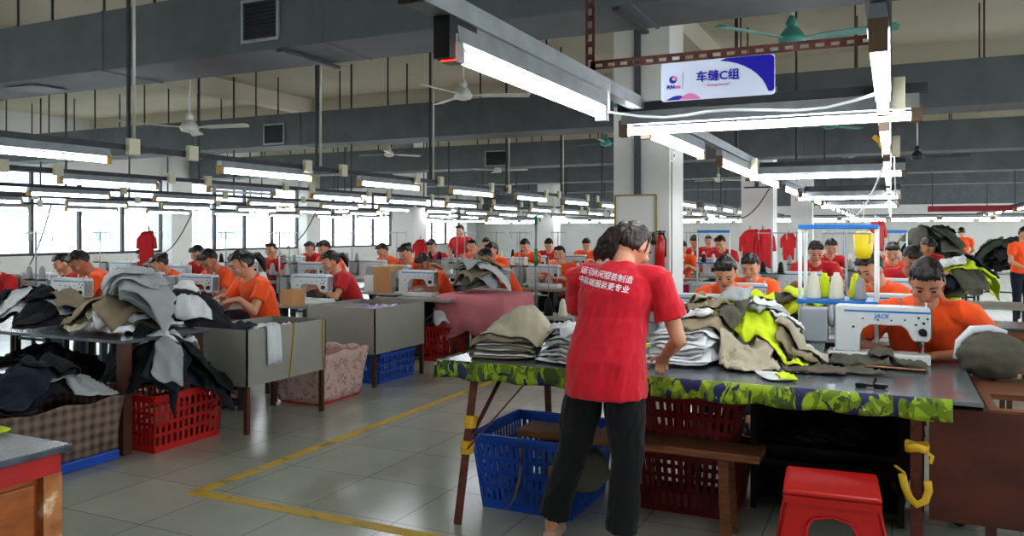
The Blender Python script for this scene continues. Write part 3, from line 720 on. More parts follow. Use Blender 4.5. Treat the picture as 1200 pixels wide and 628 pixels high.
# sewing machine: local frame has the operator at +Y looking to -Y, pillar at -X, needle at +X
m_mach = mat('machine white', (206, 210, 208), .35, var=.04); m_machg = mat('machine grey', (150, 156, 158), .4, var=.08)
m_blue = mat('blue trim', (28, 120, 190), .4); m_chrome = mat('chrome', (190, 190, 190), .2, .9)
def make_machine(lab, brand=False, body=m_mach):
    t = thing('sewing_machine', lab, 'sewing machine')
    MB().bb(-.29, .25, -.09, .09, 0, .055).build('bed', body, t, bevel=.008)
    prof = [(-.25, .055), (-.25, .315), (-.235, .325), (.235, .325), (.25, .31), (.25, .15), (.235, .13), (.165, .13), (.15, .15), (.13, .195), (.10, .215), (-.06, .215), (-.10, .19), (-.115, .15), (-.115, .055)]
    MB().prism(prof, 'y', -.058, .058).build('arm', body, t, bevel=.008)
    MB().bb(-.2, .252, -.0605, -.058, .288, .298).bb(-.2, .252, .058, .0605, .288, .298).build('blue_stripe', m_blue, t)
    MB().bb(.2505, .258, -.04, .04, .15, .3).build('face_plate', m_chrome, t)
    k = MB(); 
    for x, z, r in ((.21, .185, .022), (.215, .235, .008), (.19, .265, .006), (.235, .26, .006), (.05, .245, .005), (-.02, .245, .005), (-.15, .2, .007), (-.1, .25, .005), (.12, .25, .005), (.175, .225, .006)):
        for y in (-1, 1): k.tube([(x, y*.058, z), (x, y*(.064 if r < .02 else .078), z)], r, 10)
    k.build('knobs', m_black, t)
    MB().tube([(.21, 0, .13), (.21, 0, .06)], .006, 8).bb(.19, .235, -.012, .012, .058, .064).build('needle_bar', m_chrome, t)
    MB().lathe([(.03, -.018), (.062, -.016), (.066, 0), (.062, .012), (.03, .016)], (-.27, 0, .25), 18, Matrix.Rotation(R(90), 3, 'Y')).build('handwheel', m_machg, t, True)
    MB().bb(-.44, -.29, -.075, .075, .10, .30).tube([(-.3, 0, .25), (-.26, 0, .25)], .03, 10).bb(-.42, -.31, -.05, .05, 0, .1).build('motor', m_machg, t, bevel=.015)
    MB().tube([(.1, 0, .325), (.1, 0, .37)], .004, 6).tube([(.225, 0, .325), (.225, 0, .35)], .012, 8).build('thread_post', m_chrome, t)
    if brand:
        for y, rz in ((-.0592, 0),):
            me = text_mesh('JACK', .034, m_blue, .0004, .0008, shear=.2); o = link('lettering', me, t); o.rotation_euler = (R(90), 0, 0); o.location = (.0, -.0595, .265)
        MB().tube([(.19, -.04, .12), (.2, -.055, .1)], .012, 8).build('work_lamp', m_black, t)
    return t
mach0 = make_machine('grey white sewing machine'); 
def make_thread_stand():
    t = thing('thread_stand', 'x', 'thread stand')
    MB().tube([(0, 0, 0), (0, 0, .80)], .009, 8).build('pole', m_galv, t, True)
    MB().bar((-.17, 0, .78), (.17, 0, .78), .012).tube([(-.16, 0, .78), (-.16, .06, .80), (-.16, .07, .70)], .005, 6).tube([(.16, 0, .78), (.16, .06, .8), (.16, .07, .70)], .005, 6).build('guide_arm', m_galv, t)
    MB().bar((-.14, 0, .3), (.14, 0, .3), .022, .008).build('spool_bar', m_dsteel, t)
    for s_ in (-1, 1): MB().lathe([(.05, 0), (.052, .01), (.008, .012), (.006, .13)], (s_*.1, 0, .304), 12).build('spool_dish', m_dsteel, t)
    return t
ts0 = make_thread_stand()
cone_me = {}
def cone(x, y, z, m, lab, grp=None, s=1.):
    if m.name not in cone_me: cone_me[m.name] = MB().lathe([(.034, 0), (.037, .01), (.024, .115), (.016, .12), (.014, .135)], n=14).mesh('thread_cone', m, True)
    o = link('thread_cone', cone_me[m.name]); o.location = (x, y, z); o.scale = (s,)*3
    return tag(o, lab, 'thread cone', grp)
m_stb = ramp_mat('dull laminate', [(.3, (140, 140, 134)), (.7, (164, 163, 156))], 4, .35)
def make_station_table(L_=1.05, D=.55, top=m_stb):
    t = thing('sewing_table', 'x', 'sewing table')
    MB().bb(-L_/2, L_/2, -D/2, D/2, .725, .76).build('tabletop', top, t, bevel=.006)
    for sx in (-1, 1):
        MB().bb(sx*(L_/2-.1)-.025, sx*(L_/2-.1)+.025, -D/2+.06, D/2-.06, 0, .04).build('foot_bar', m_dsteel, t)
        MB().bb(sx*(L_/2-.1)-.02, sx*(L_/2-.1)+.02, -.03, .03, .04, .7255).build('leg', m_dsteel, t)
    MB().bb(-L_/2+.1, L_/2-.1, -.015, .015, .3, .33).build('stretcher', m_dsteel, t)
    MB().box((0, -.02, .1), (.3, .24, .02), Matrix.Rotation(R(15), 3, 'X')).build('treadle', m_black, t)
    MB().bb(-.1, .12, -.1, .1, .5, .7255).build('motor_box', m_black, t, bevel=.01)
    return t
st0 = make_station_table()
m_cones = [mat('black thread', (24, 24, 28), .8), mat('cream thread', (214, 210, 190), .85), mat('grey thread', (150, 152, 150), .85), mat('yellow green thread', (206, 216, 40), .8)]
def station(x, y, rz, who, stand=True, table=True, k=0, mach=True, z=.76, only_cones=True, own_stool=True):
    """a table in front of a worker sitting at (x, y); rz turns the worker's forward from -Y"""
    M = Matrix.Translation((x, y, 0)) @ Matrix.Rotation(rz, 4, 'Z')
    def w(a, b, c=0): return M @ Vector((a, b, c))
    if own_stool: put_stool(x, y+.02, rz, 'low wooden stool beneath '+who)
    if table: dup(st0, w(0, -.65), rz, 'sewing table in front of '+who)
    if mach: dup(mach0, w(-.08, -.62, z), rz, 'pale sewing machine worked by '+who)
    if stand:
        q = w(-.38, -.80, z); s_ = dup(ts0, q, rz, 'thread stand on the table of '+who)
        for j, s2 in enumerate((-1, 1)):
            c = w(-.38+s2*.1, -.80, z+.316); cc = m_cones[(k*2+j*3+k//2) % 3]
            cone(c.x, c.y, c.z, cc, cc.name.replace(' thread', '')+' thread cone on the stand of '+who, 'cones: '+who+cc.name[:2], .95)

# ================================================================== cloth
def smooth_noise(x, y, s, seed): return noise.noise(Vector((x*s, y*s, seed*5.7)))
class Heap:
    def __init__(s, x0, x1, y0, y1, base, res=.02, st=.018):
        s.st = st
        s.x0, s.y0, s.res = x0, y0, res; s.nx = int((x1-x0)/res)+2; s.ny = int((y1-y0)/res)+2
        s.H = [[base(x0+i*res, y0+j*res) for j in range(s.ny)] for i in range(s.nx)]
    def h(s, x, y):
        u = (x-s.x0)/s.res; v = (y-s.y0)/s.res; u = max(0, min(s.nx-1.001, u)); v = max(0, min(s.ny-1.001, v))
        i, j = int(u), int(v); a, b = u-i, v-j; H = s.H
        return (H[i][j]*(1-a)+H[i+1][j]*a)*(1-b)+(H[i][j+1]*(1-a)+H[i+1][j+1]*a)*b
    def drop(s, name, m, cx, cy, w, l, rot, lab, cat='fabric', grp=None, amp=.018, seed=None, stiff=2, gap=.006, ws=9., fold=.0, lift=0., steep=1.0):
        seed = rnd.randint(0, 999) if seed is None else seed
        st = s.st; nu = max(6, int(w/st)); nv = max(6, int(l/st)); c, sn = math.cos(rot), math.sin(rot)
        XY = []; 
        for i in range(nu+1):
            for j in range(nv+1):
                u = i/nu*2-1; v = j/nv*2-1
                ex = 1+.16*smooth_noise(v*1.3, seed, 1.4, seed)+.06*math.sin(3*v+seed); ey = 1+.14*smooth_noise(u*1.3, seed+9, 1.4, seed)+.05*math.sin(4*u+seed)
                # round the corners
                rr = 1-.12*(u*u*v*v)
                X = u*w/2*ex*rr; Y = v*l/2*ey*rr
                X += .02*smooth_noise(X, Y, 6, seed+2); Y += .02*smooth_noise(X, Y, 6, seed+3)
                XY.append((cx+X*c-Y*sn, cy+X*sn+Y*c, u, v))
        z = [s.h(x, y) for x, y, _, _ in XY]; idx = lambda i, j: i*(nv+1)+j
        base = z[:]
        sp = max(w/nu, l/nv); lim = steep*sp
        for it in range(stiff+5):
            z2 = z[:]
            for i in range(nu+1):
                for j in range(nv+1):
                    q = idx(i, j); nb = [z[idx(a, b)] for a, b in ((i-1, j), (i+1, j), (i, j-1), (i, j+1)) if 0 <= a <= nu and 0 <= b <= nv]
                    t = max(z[q], max(nb)-lim)
                    if it < stiff: t = max(t, .25*z[q]+.75*sum(nb)/len(nb))
                    z2[q] = t
            z = z2
        z2 = z[:]
        for i in range(nu+1):
            for j in range(nv+1):
                nb = [z[idx(a, b)] for a in (i-1, i, i+1) for b in (j-1, j, j+1) if 0 <= a <= nu and 0 <= b <= nv]; z2[idx(i, j)] = .5*z[idx(i, j)]+.5*sum(nb)/len(nb)
        z = z2
        P0 = [Vector((x, y, zz+gap+lift*math.exp(-(u*u+v*v)*2.5))) for (x, y, u, v), zz in zip(XY, z)]
        a0 = rnd.uniform(0, 6.28); ca, sa = math.cos(a0), math.sin(a0); vs = []
        for i in range(nu+1):
            for j in range(nv+1):
                p = P0[idx(i, j)]; du = P0[idx(min(i+1, nu), j)]-P0[idx(max(i-1, 0), j)]; dv = P0[idx(i, min(j+1, nv))]-P0[idx(i, max(j-1, 0))]
                n_ = du.cross(dv); n_ = n_.normalized() if n_.length > 1e-9 else Vector((0, 0, 1))
                if n_.z < 0: n_ = -n_
                x, y, u, v = XY[idx(i, j)]; e = min(1, (1-max(abs(u), abs(v)))*5+.3)
                X_, Y_ = x*ca+y*sa+p.z*.5, (y*ca-x*sa)*.4+p.z*.6
                n1 = smooth_noise(X_, Y_, ws, seed); n2 = smooth_noise(x+p.z, y-p.z, ws*2.1, seed+4); n3 = smooth_noise(x-p.z*.7, y+p.z, ws*4.2, seed+8)
                wv = amp*(1.15*max(0, .6-abs(n1)*2.6)+.8*max(0, .5-abs(n2)*2.2)+.42*max(0, .5-abs(n3)*2))*e
                vs.append(p+n_*wv)
        fs = [(idx(i, j), idx(i+1, j), idx(i+1, j+1), idx(i, j+1)) for i in range(nu) for j in range(nv)]
        for p in vs:
            i = int(round((p.x-s.x0)/s.res)); j = int(round((p.y-s.y0)/s.res))
            for a in (0, 1, -1):
                for b in (0, 1, -1):
                    if 0 <= i+a < s.nx and 0 <= j+b < s.ny and s.H[i+a][j+b] < p.z: s.H[i+a][j+b] = p.z if (a == 0 and b == 0) else max(s.H[i+a][j+b], p.z-.006)
        mb = MB(); mb.v = vs; mb.f = fs
        o = mb.build(name, m, None, True); recentre(o)
        md = o.modifiers.new('thick', 'SOLIDIFY'); md.thickness = .004; md.offset = 1
        return tag(o, lab, cat, grp)
# ================================================================== crates, bins, tables
def slab(mb, f, u0, u1, z0, z1, th):
    vs = [f(u, z, t) for t in (0, th) for (u, z) in ((u0, z0), (u1, z0), (u1, z1), (u0, z1))]
    mb.add(vs, [(3, 2, 1, 0), (4, 5, 6, 7), (0, 1, 5, 4), (1, 2, 6, 5), (2, 3, 7, 6), (3, 0, 4, 7)])
def crate(lab, m, x0, x1, y0, y1, h, z=0, flare=.05, rows=4, pitch=.045, rot=0, grp=None, name='plastic_crate', cat='crate'):
    cx, cy = (x0+x1)/2, (y0+y1)/2; W, D = x1-x0, y1-y0
    t = thing(name, lab, cat, (cx, cy, z), rot, grp); wall = MB()
    for side in range(4):
        L_ = (W if side % 2 == 0 else D); off = (D if side % 2 == 0 else W)/2
        M = Matrix.Rotation(side*math.pi/2, 3, 'Z')
        def f(u, zz, tt, L_=L_, off=off, M=M):
            k = 1-flare*2*(1-zz/h)/max(L_, .3)*1.0
            return M @ Vector((u*L_/2*k, -(off-flare*(1-zz/h))+tt, zz))
        n = max(4, int(L_/pitch)); bands = [0]+[.12*h+(.74*h)*k/rows for k in range(rows+1)]
        slab(wall, f, -1, 1, 0, .12*h, .006); slab(wall, f, -1, 1, .88*h, h, .008)
        for k in range(1, rows): zc = .12*h+.76*h*k/rows; slab(wall, f, -1, 1, zc-.012, zc+.012, .006)
        for k in range(n+1):
            uc = -1+2*k/n; hw = .012*2/L_
            slab(wall, f, max(-1, uc-hw), min(1, uc+hw), .1*h, .9*h, .005)
        slab(wall, f, -1.01, 1.01, h-.012, h+.006, -.018)
    wall.build('side_walls', m, t)
    MB().bb(-W/2+flare, W/2-flare, -D/2+flare, D/2-flare, 0, .012).build('base', m, t)
    return t
def bin_(lab, x0, x1, y0, y1, z0=.365, z1=.80, legs=True, straps=(), lining=None):
    t = thing('fabric_bin', lab, 'bin', ((x0+x1)/2, (y0+y1)/2, 0)); W, D = (x1-x0)/2, (y1-y0)/2
    m = MB().bb(-W, -W+.012, -D, D, z0, z1).bb(W-.012, W, -D, D, z0, z1).bb(-W, W, -D, -D+.012, z0, z1).bb(-W, W, D-.012, D, z0, z1)
    m.build('side_panels', m_greybin, t); MB().bb(-W+.012, W-.012, -D+.012, D-.012, z0, z0+.012).build('bottom_panel', m_greybin, t)
    if legs:
        for sx in (-1, 1):
            for sy in (-1, 1): MB().box((sx*(W-.025), sy*(D-.025), z0/2), (.035, .035, z0)).build('leg', m_brownleg, t)
    for (face, a, b_) in straps:
        MB().bar((W+.003, a, z1+.002), (W+.003, b_, z0), .018, .003, Vector((0, 1, 0))).build('yellow_strap', m_yellow, t)
    return t
def table(lab, x0, x1, y0, y1, z, top, legm=m_dsteel, th=.025, lw=.04, ins=.06):
    t = thing('work_table', lab, 'table', ((x0+x1)/2, (y0+y1)/2, 0)); W, D = (x1-x0)/2, (y1-y0)/2
    MB().bb(-W, W, -D, D, z-th, z).build('tabletop', top, t, bevel=.004)
    for sx in (-1, 1):
        for sy in (-1, 1): MB().box((sx*(W-ins), sy*(D-ins), (z-th)/2), (lw, lw, z-th)).build('leg', legm, t)
    MB().bb(-W+ins, W-ins, D-ins-.015, D-ins+.015, .25, .28).build('stretcher', legm, t)
    return t

# ------------------------------------------------------------------ the main work table
TX0, TX1, TY0, TY1, TZ = -2.31, .35, 3.90, 5.16, .83
mt = thing('work_table', 'long steel-topped work table with a camouflage cloth edge in the foreground', 'table', ((TX0+TX1)/2, (TY0+TY1)/2, 0))
ox, oy = (TX0+TX1)/2, (TY0+TY1)/2
MB().bb(TX0-ox, TX1-ox, TY0-oy, TY1-oy, TZ-.02, TZ).build('tabletop', m_top, mt, bevel=.003)
def camo():
    m, nt, b = nodes_of('camouflage cloth'); N, L = nt.nodes, nt.links
    tc = N.new('ShaderNodeTexCoord'); last = None
    mp = N.new('ShaderNodeMapping'); mp.inputs['Scale'].default_value = (1.3, 1, .75); L.new(tc.outputs['Object'], mp.inputs['Vector'])
    for i, (sc, th, col) in enumerate(((11, .5, (106, 128, 26)), (13, .57, (70, 88, 32)), (9, .58, (34, 40, 86)), (16, .70, (200, 208, 160)))):
        n = N.new('ShaderNodeTexNoise'); n.inputs['Scale'].default_value = sc; n.inputs['Detail'].default_value = 2.5; n.inputs['Distortion'].default_value = 1.2
        o = N.new('ShaderNodeVectorMath'); o.inputs[1].default_value = (i*3.7, i*1.9, i*5.1); L.new(mp.outputs['Vector'], o.inputs[0]); L.new(o.outputs[0], n.inputs['Vector'])
        g = N.new('ShaderNodeMath'); g.operation = 'GREATER_THAN'; g.inputs[1].default_value = th; L.new(n.outputs['Fac'], g.inputs[0])
        x = N.new('ShaderNodeMixRGB'); L.new(g.outputs[0], x.inputs[0]); x.inputs[2].default_value = rgb(*col)
        if last is None: x.inputs[1].default_value = rgb(146, 172, 36)
        else: L.new(last.outputs[0], x.inputs[1])
        last = x
    L.new(last.outputs[0], b.inputs['Base Color']); b.inputs['Roughness'].default_value = .6
    return m
m_camo = camo()
sk = MB(); n = 120
for k in range(n+1):
    x = TX0-.01+(.245-TX0)*k/n; w = .006*math.sin(x*19)+.005*math.sin(x*43+1); w2 = .010*math.sin(x*23+2)
    for (dy, z) in ((.012, TZ+.0035), (-.006, TZ+.0035), (-.012+w*.3, TZ-.03), (-.012+w, TZ-.07), (-.012+w*1.5, TZ-.092+w2*.5)): sk.v.append(Vector((x-ox, TY0+dy-oy, z)))
    if k:
        for j in range(4): a = (k-1)*5+j; sk.f.append((a, a+5, a+6, a+1))
a0 = len(sk.v)
for k in range(41):                     # the cloth turns the left corner
    y = TY0-.012+.9*k/40
    for (dx, z) in ((.01, TZ+.0035), (-.006, TZ+.0035), (-.014+.006*math.sin(y*20), TZ-.05), (-.014+.01*math.sin(y*22), TZ-.10)): sk.v.append(Vector((TX0+dx-ox-.004, y-oy, z)))
    if k:
        for j in range(3): a = a0+(k-1)*4+j; sk.f.append((a, a+4, a+5, a+1))
e = sk.build('camouflage_edging', m_camo, mt, True); sd = e.modifiers.new('s', 'SOLIDIFY'); sd.thickness = .004
def angle_leg(name, p0, p1, w, parent, m=m_rust):
    p0, p1 = Vector(p0), Vector(p1); mb = MB().bar(p0, p1, w, .005, Vector((0, 1, 0))); mb.bar(p0+Vector((-w/2, w/2, 0)), p1+Vector((-w/2, w/2, 0)), .005, w, Vector((0, 1, 0))); return mb.build(name, m, parent)
m_rleg = ramp_mat('brown rusted angle iron', [(.3, (74, 34, 28)), (.6, (104, 52, 38)), (.8, (60, 34, 30))], 20, .6)
lx = -2.09-ox
angle_leg('leg', (lx, 3.95-oy, TZ-.02), (lx+.01, 3.72-oy, 0), .045, mt, m_rleg)
angle_leg('leg', (lx, 4.95-oy, TZ-.02), (lx, 5.02-oy, 0), .045, mt, m_rleg)
angle_leg('leg', (.10-ox, 4.0-oy, TZ-.02), (.10-ox, 3.98-oy, 0), .045, mt, m_rleg)
angle_leg('leg', (.14-ox, 5.0-oy, TZ-.02), (.14-ox, 5.0-oy, 0), .045, mt, m_rleg)
MB().bar((lx+.02, 3.83-oy, .42), (lx+.13, 4.1-oy, TZ-.02), .028, .006).bar((lx+.02, 3.81-oy, .38), (lx+.36, 3.96-oy, TZ-.025), .028, .006).build('brace', m_rleg, mt)
MB().bar((lx, 4.9-oy, .2), (.1-ox, 4.95-oy, .2), .03).bar((lx, 4.3-oy, TZ-.04), (.1-ox, 4.3-oy, TZ-.04), .03).bar((lx, 4.8-oy, TZ-.04), (.1-ox, 4.8-oy, TZ-.04), .03).build('rail', m_dsteel, mt)
tp = MB()
for z, yy in ((.53, 3.866), (.50, 3.86), (.40, 3.832), (.37, 3.822)): tp.tube([(lx+.004, yy-oy+.012, z-.02), (lx+.004, yy-oy+.014, z+.016)], .036, 10)
tp.build('yellow_tape', m_yellow, mt)
# yellow ribbon knots at the right leg
rb = thing('yellow_ribbon', 'yellow ribbon knotted and looped round the right leg of the work table', 'ribbon', (.10, 3.95, .3))
def ribbon(pts, w): 
    m = MB()
    for k, p in enumerate(pts):
        m.v += [Vector(p)+Vector((0, 0, w/2)), Vector(p)-Vector((0, 0, w/2))] if not (k % 2 == 9) else []
        if k: a = 2*(k-1); m.f.append((a, a+1, a+3, a+2))
    return m
ra = [(.045*math.cos(a)*1.1-.0, .045*math.sin(a)-.015, .31+.006*math.sin(a*3)) for a in [k*math.pi/8 for k in range(17)]]
ribbon(ra, .035).build('band', m_yellow, rb, True)
o = rb.children[0]; o.modifiers.new('s', 'SOLIDIFY').thickness = .003
lp = [(-.06, -.03, .19), (-.05, -.035, .14), (-.03, -.04, .09), (.0, -.045, .065), (.032, -.04, .085), (.045, -.035, .13), (.04, -.03, .17)]
MB().tube([Vector(p) for p in lp], [(.017, .004)]*7, 8).build('loop', m_yellow, rb, True)
MB().tube([(.03, -.03, .3), (.06, -.04, .28), (.05, -.045, .25)], [(.005, .016)]*3, 8).tube([(-.05, -.02, .19), (-.085, -.035, .22)], [(.006, .018)]*2, 8).build('tail', m_yellow, rb, True)

dc = thing('storage_shelf', 'dark brown shelf unit in the shadow under the right half of the work table', 'shelf', (-.32, 4.86, 0))  # made-up unit, hides the lit floor so the space under the table goes dark
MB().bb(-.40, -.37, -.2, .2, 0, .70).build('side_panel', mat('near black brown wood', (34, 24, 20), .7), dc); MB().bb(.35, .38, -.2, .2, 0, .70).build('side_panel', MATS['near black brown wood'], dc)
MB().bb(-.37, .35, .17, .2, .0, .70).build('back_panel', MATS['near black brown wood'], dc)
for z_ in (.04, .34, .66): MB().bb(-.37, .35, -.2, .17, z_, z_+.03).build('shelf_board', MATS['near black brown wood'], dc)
hS = Heap(-.72, .08, 4.6, 5.1, lambda x, y: .375)  # dark cloths added with the shelf to deepen the darkness there
for k in range(5): hS.drop('garment', F[['black', 'navyf'][k % 2]], -.45+.07*k, 4.83, .3, .26, k*.8, ['black', 'dark blue'][k % 2]+' cloth stuffed on the shelf under the work table', 'garment', ['black', 'blue'][k % 2]+' cloths on the under shelf', amp=.04)
hS = Heap(-.72, .08, 4.6, 5.1, lambda x, y: .075)
for k in range(4): hS.drop('garment', F[['black', 'dgreen'][k % 2]], -.45+.08*k, 4.83, .3, .26, k*.8, ['black', 'dark green'][k % 2]+' cloth on the bottom board of the under table shelf', 'garment', ['black', 'green'][k % 2]+' cloths on the bottom board', amp=.04)
hS = Heap(-1.4, -.1, 4.1, 4.4, lambda x, y: .002)
# crates and bench beneath the main table
crate('blue slotted laundry crate under the left end of the work table', m_bluepl, -2.14, -1.50, 3.98, 4.62, .42, flare=.05, rows=4, pitch=.04)
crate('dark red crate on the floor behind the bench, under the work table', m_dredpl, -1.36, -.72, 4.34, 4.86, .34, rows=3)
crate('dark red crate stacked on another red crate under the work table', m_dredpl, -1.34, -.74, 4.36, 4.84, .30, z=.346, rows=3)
tag_tag = thing('cloth_strap', 'pale strap hanging down the front of the blue laundry crate', 'strap', (-1.86, 3.955, .05))
MB().tube([(.05, -.0, .36), (.055, -.02, .3), (.05, -.012, .24)], [(.004, .012)]*3, 8).build('brown_end', m_brownleg, tag_tag, True)
MB().tube([(.05, -.012, .26), (.04, -.02, .16), (.01, -.025, .05), (-.03, -.03, 0)], [(.004, .014), (.004, .018), (.004, .016), (.004, .01)], 8).build('band', F['khaki'], tag_tag, True)
bn = thing('wooden_bench', 'long narrow wooden bench under the work table behind the woman', 'bench', (-1.2, 4.14, 0))
MB().bb(-.68, .62, -.11, .11, .42, .46).build('seat', m_bench, bn, bevel=.006)
for x in (-.5, .44):
    for y in (-.07, .07): MB().bar((x, y, .4205), (x+.02*(1 if x > 0 else -1), y*1.3, 0), .05, .035).build('leg', m_bench, bn)
    MB().bb(x-.02, x+.02, -.08, .08, .18, .22).build('cross_rail', m_bench, bn)
hb = Heap(-2.05, -1.4, 3.9, 4.6, lambda x, y: .30 if abs(x+1.76) < .26 and abs(y-4.3) < .26 else .2)
for k in range(4): hb.drop('fabric_piece', F['olive' if k % 2 else 'brown'], -1.68+.06*k, 4.22-.05*k, .3, .28, k*.9, 'dark grey brown scraps lying inside the blue laundry crate', grp='scraps in the blue crate')

# red plastic stool in front
rs = thing('plastic_stool', 'red plastic stool with a square arched-leg body in the right foreground', 'stool', (-.23, 3.62, 0), R(4)); rs.scale = (1.24, 1.24, 1.06)
def stool_shell():
    m = MB(); H_, T, B = .46, .135, .20
    def pt(s_, t, z):                  # side s_, t across -1..1
        w = B+(T-B)*(z/H_); w += 0; p = Vector((t*w, -w, z)); return Matrix.Rotation(s_*math.pi/2, 3, 'Z') @ p
    for s_ in range(4):
        def f(u, z, tt, s_=s_):
            return pt(s_, u, z)+(Matrix.Rotation(s_*math.pi/2, 3, 'Z') @ Vector((0, tt, 0)))
        arch = []
        na = 10
        for k in range(na+1):
            u = -.5+1.0*k/na; top = .36+.03*(1-(abs(u)/.5)**4); arch.append((u, top))
        # side band above the arch and two leg flanks, built as strips
        for k in range(na): slab(m, f, arch[k][0], arch[k+1][0], (arch[k][1]+arch[k+1][1])/2, H_, .006)
        slab(m, f, -1, -.5, 0, H_, .006); slab(m, f, .5, 1, 0, H_, .006)
    return m
MB_ = stool_shell(); MB_.build('body', m_redpl, rs)
MB().box((0, 0, .465), (.30, .30, .02)).build('seat', m_redpl, rs, bevel=.012)
rim = MB()
for s_ in range(4):
    Mz = Matrix.Rotation(s_*math.pi/2, 3, 'Z')
    rim.add([Mz @ v for v in MB().bar((-.143, -.143, .44), (.143, -.143, .44), .012, .03).v], [(3, 2, 1, 0), (4, 5, 6, 7), (0, 1, 5, 4), (1, 2, 6, 5), (2, 3, 7, 6), (3, 0, 4, 7)])
    pts = [Mz @ Vector((u*(.20-.065*z/.46)*.98, -(.20-.065*z/.46)-.004, z)) for u, z in ((-.5, .0), (-.5, .345), (-.4, .375), (0, .39), (.4, .375), (.5, .345), (.5, .0))]
    rim.tube(pts, .006, 6)
rim.build('moulded_rim', m_redpl, rs)

# brown panelled cabinet at the right
cb = thing('wooden_cabinet', 'red brown wooden machine cabinet at the right edge with a dark open recess', 'cabinet', (.75, 4.45, 0))
MB().bb(-.60, .55, -.45, -.43, .28, .775).build('front_panel', m_redwood, cb)
MB().bb(-.37, .55, -.43, .5, .28, .30).bb(.53, .55, -.43, .5, .3, .775).bb(-.39, -.37, -.43, .5, .28, .775).build('side_panel', m_redwood, cb)
MB().bb(-.37, .55, -.43, -.36, .755, .78).bb(-.37, .55, -.02, .5, .755, .78).bb(-.37, -.33, -.36, -.02, .755, .78).build('top_frame', m_bench, cb)
for x in (-.36, .5):
    for y in (-.40, .46): MB().bb(x-.02, x+.02, y-.02, y+.02, 0, .2795).build('leg', m_brownleg, cb)

# desk at the left foreground
dk = thing('wooden_desk', 'orange wooden desk with a red edge and drawers at the left foreground', 'desk', (-3.2, 1.5, 0))
MB().bb(-.5, .5, -.5, .46, .755, .78).build('desktop', m_blacktop, dk, bevel=.004)
MB().bb(-.46, .475, -.47, .43, .68, .7545).build('apron', mat('red painted edge', (168, 30, 30), .5, var=.15), dk)
for x in (-.44, .44):
    for y in (-.44, .40): MB().bb(x-.035, x+.035, y-.035, y+.035, 0, .68).build('corner_post', ramp_mat('chipped light wood', [(.35, (150, 92, 48)), (.6, (176, 120, 74)), (.7, (214, 190, 160))], 14, .6), dk)
MB().bb(.40, .44, -.405, .365, .1, .68).bb(-.44, -.40, -.405, .365, .1, .68).bb(-.4, .4, .36, .40, .1, .68).build('side_panel', m_orangewood, dk)
for z0, z1 in ((.42, .655), (.13, .395)): MB().bb(.441, .456, -.385, .345, z0, z1).build('drawer', m_orangewood, dk, bevel=.003)
hd_ = Heap(-3.7, -2.8, 1.3, 2.0, lambda x, y: .78)
hd_.drop('fabric_piece', F['lime'], -3.12, 1.86, .16, .2, .3, 'folded lime cloth on the corner of the left desk')
hd_.drop('fabric_piece', F['lime'], -3.13, 1.85, .14, .16, .9, 'small lime cloth lying over another on the left desk', lift=.02)
bx = MB().bb(-.09, .09, -.06, .06, 0, .05).build('paper_box', mat('brown card', (150, 122, 92), .8), None, loc=(-3.28, 1.84, .782)); tag(bx, 'flat brown card box at the back of the left desk', 'box')

# left table with heaps, and what is under it
table('dark topped cutting table at the left edge under black and grey garments', -7.4, -4.78, 3.84, 4.60, .80, m_blacktop, m_brownleg, lw=.07)
bb_ = thing('wicker_basket', 'brown plaid cloth-lined laundry basket in a blue tray at lower left', 'basket', (-5.07, 3.42, 0))
def plaid():
    m, nt, b = nodes_of('brown plaid cloth'); N, L = nt.nodes, nt.links
    tc = N.new('ShaderNodeTexCoord'); last = None
    for ax in (0, 1, 2):
        s_ = N.new('ShaderNodeSeparateXYZ'); L.new(tc.outputs['Object'], s_.inputs[0])
        w = N.new('ShaderNodeMath'); w.operation = 'MULTIPLY'; w.inputs[1].default_value = 90; L.new(s_.outputs[ax], w.inputs[0])
        si = N.new('ShaderNodeMath'); si.operation = 'SINE'; L.new(w.outputs[0], si.inputs[0])
        a = N.new('ShaderNodeMath'); a.operation = 'MULTIPLY_ADD'; a.inputs[1].default_value = .16; a.inputs[2].default_value = .17; L.new(si.outputs[0], a.inputs[0])
        if last: 
            q = N.new('ShaderNodeMath'); q.operation = 'ADD'; L.new(a.outputs[0], q.inputs[0]); L.new(last.outputs[0], q.inputs[1]); last = q
        else: last = a
    rp = N.new('ShaderNodeValToRGB'); rp.color_ramp.elements[0].color = rgb(74, 60, 56); rp.color_ramp.elements[0].position = .25; rp.color_ramp.elements[1].color = rgb(138, 120, 108); rp.color_ramp.elements[1].position = .85
    L.new(last.outputs[0], rp.inputs['Fac']); L.new(rp.outputs['Color'], b.inputs['Base Color']); b.inputs['Roughness'].default_value = .9
    return m
def soft_basket(t, W, D, z0, h, m, fl=.04, nm='cloth_lining'):
    b = MB(); n = 12; lay = []
    for j in range(9):
        z = z0+h*j/8; k = 1+fl*j/8/.3; ring = []
        for s_ in range(4):
            for i in range(n):
                u = -1+2*i/n; a, c = ((W, D), (D, W))[s_ % 2]
                q = Vector((u*a/2*k, -c/2*k+.008*math.sin(u*9+j*.7+s_), z+(.012*math.sin(u*7+s_*2) if j == 8 else 0))); ring.append(Matrix.Rotation(s_*math.pi/2, 3, 'Z') @ q)
        lay.append(ring)
    for ring in lay: b.v += ring
    N_ = 4*n
    for j in range(8):
        for i in range(N_): b.f.append((j*N_+i, j*N_+(i+1) % N_, (j+1)*N_+(i+1) % N_, (j+1)*N_+i))
    b.f.append(tuple(range(N_)))
    o = b.build(nm, m, t, True); s_ = o.modifiers.new('s', 'SOLIDIFY'); s_.thickness = .006
    return o
soft_basket(bb_, .56, .78, .07, .36, plaid(), .02)
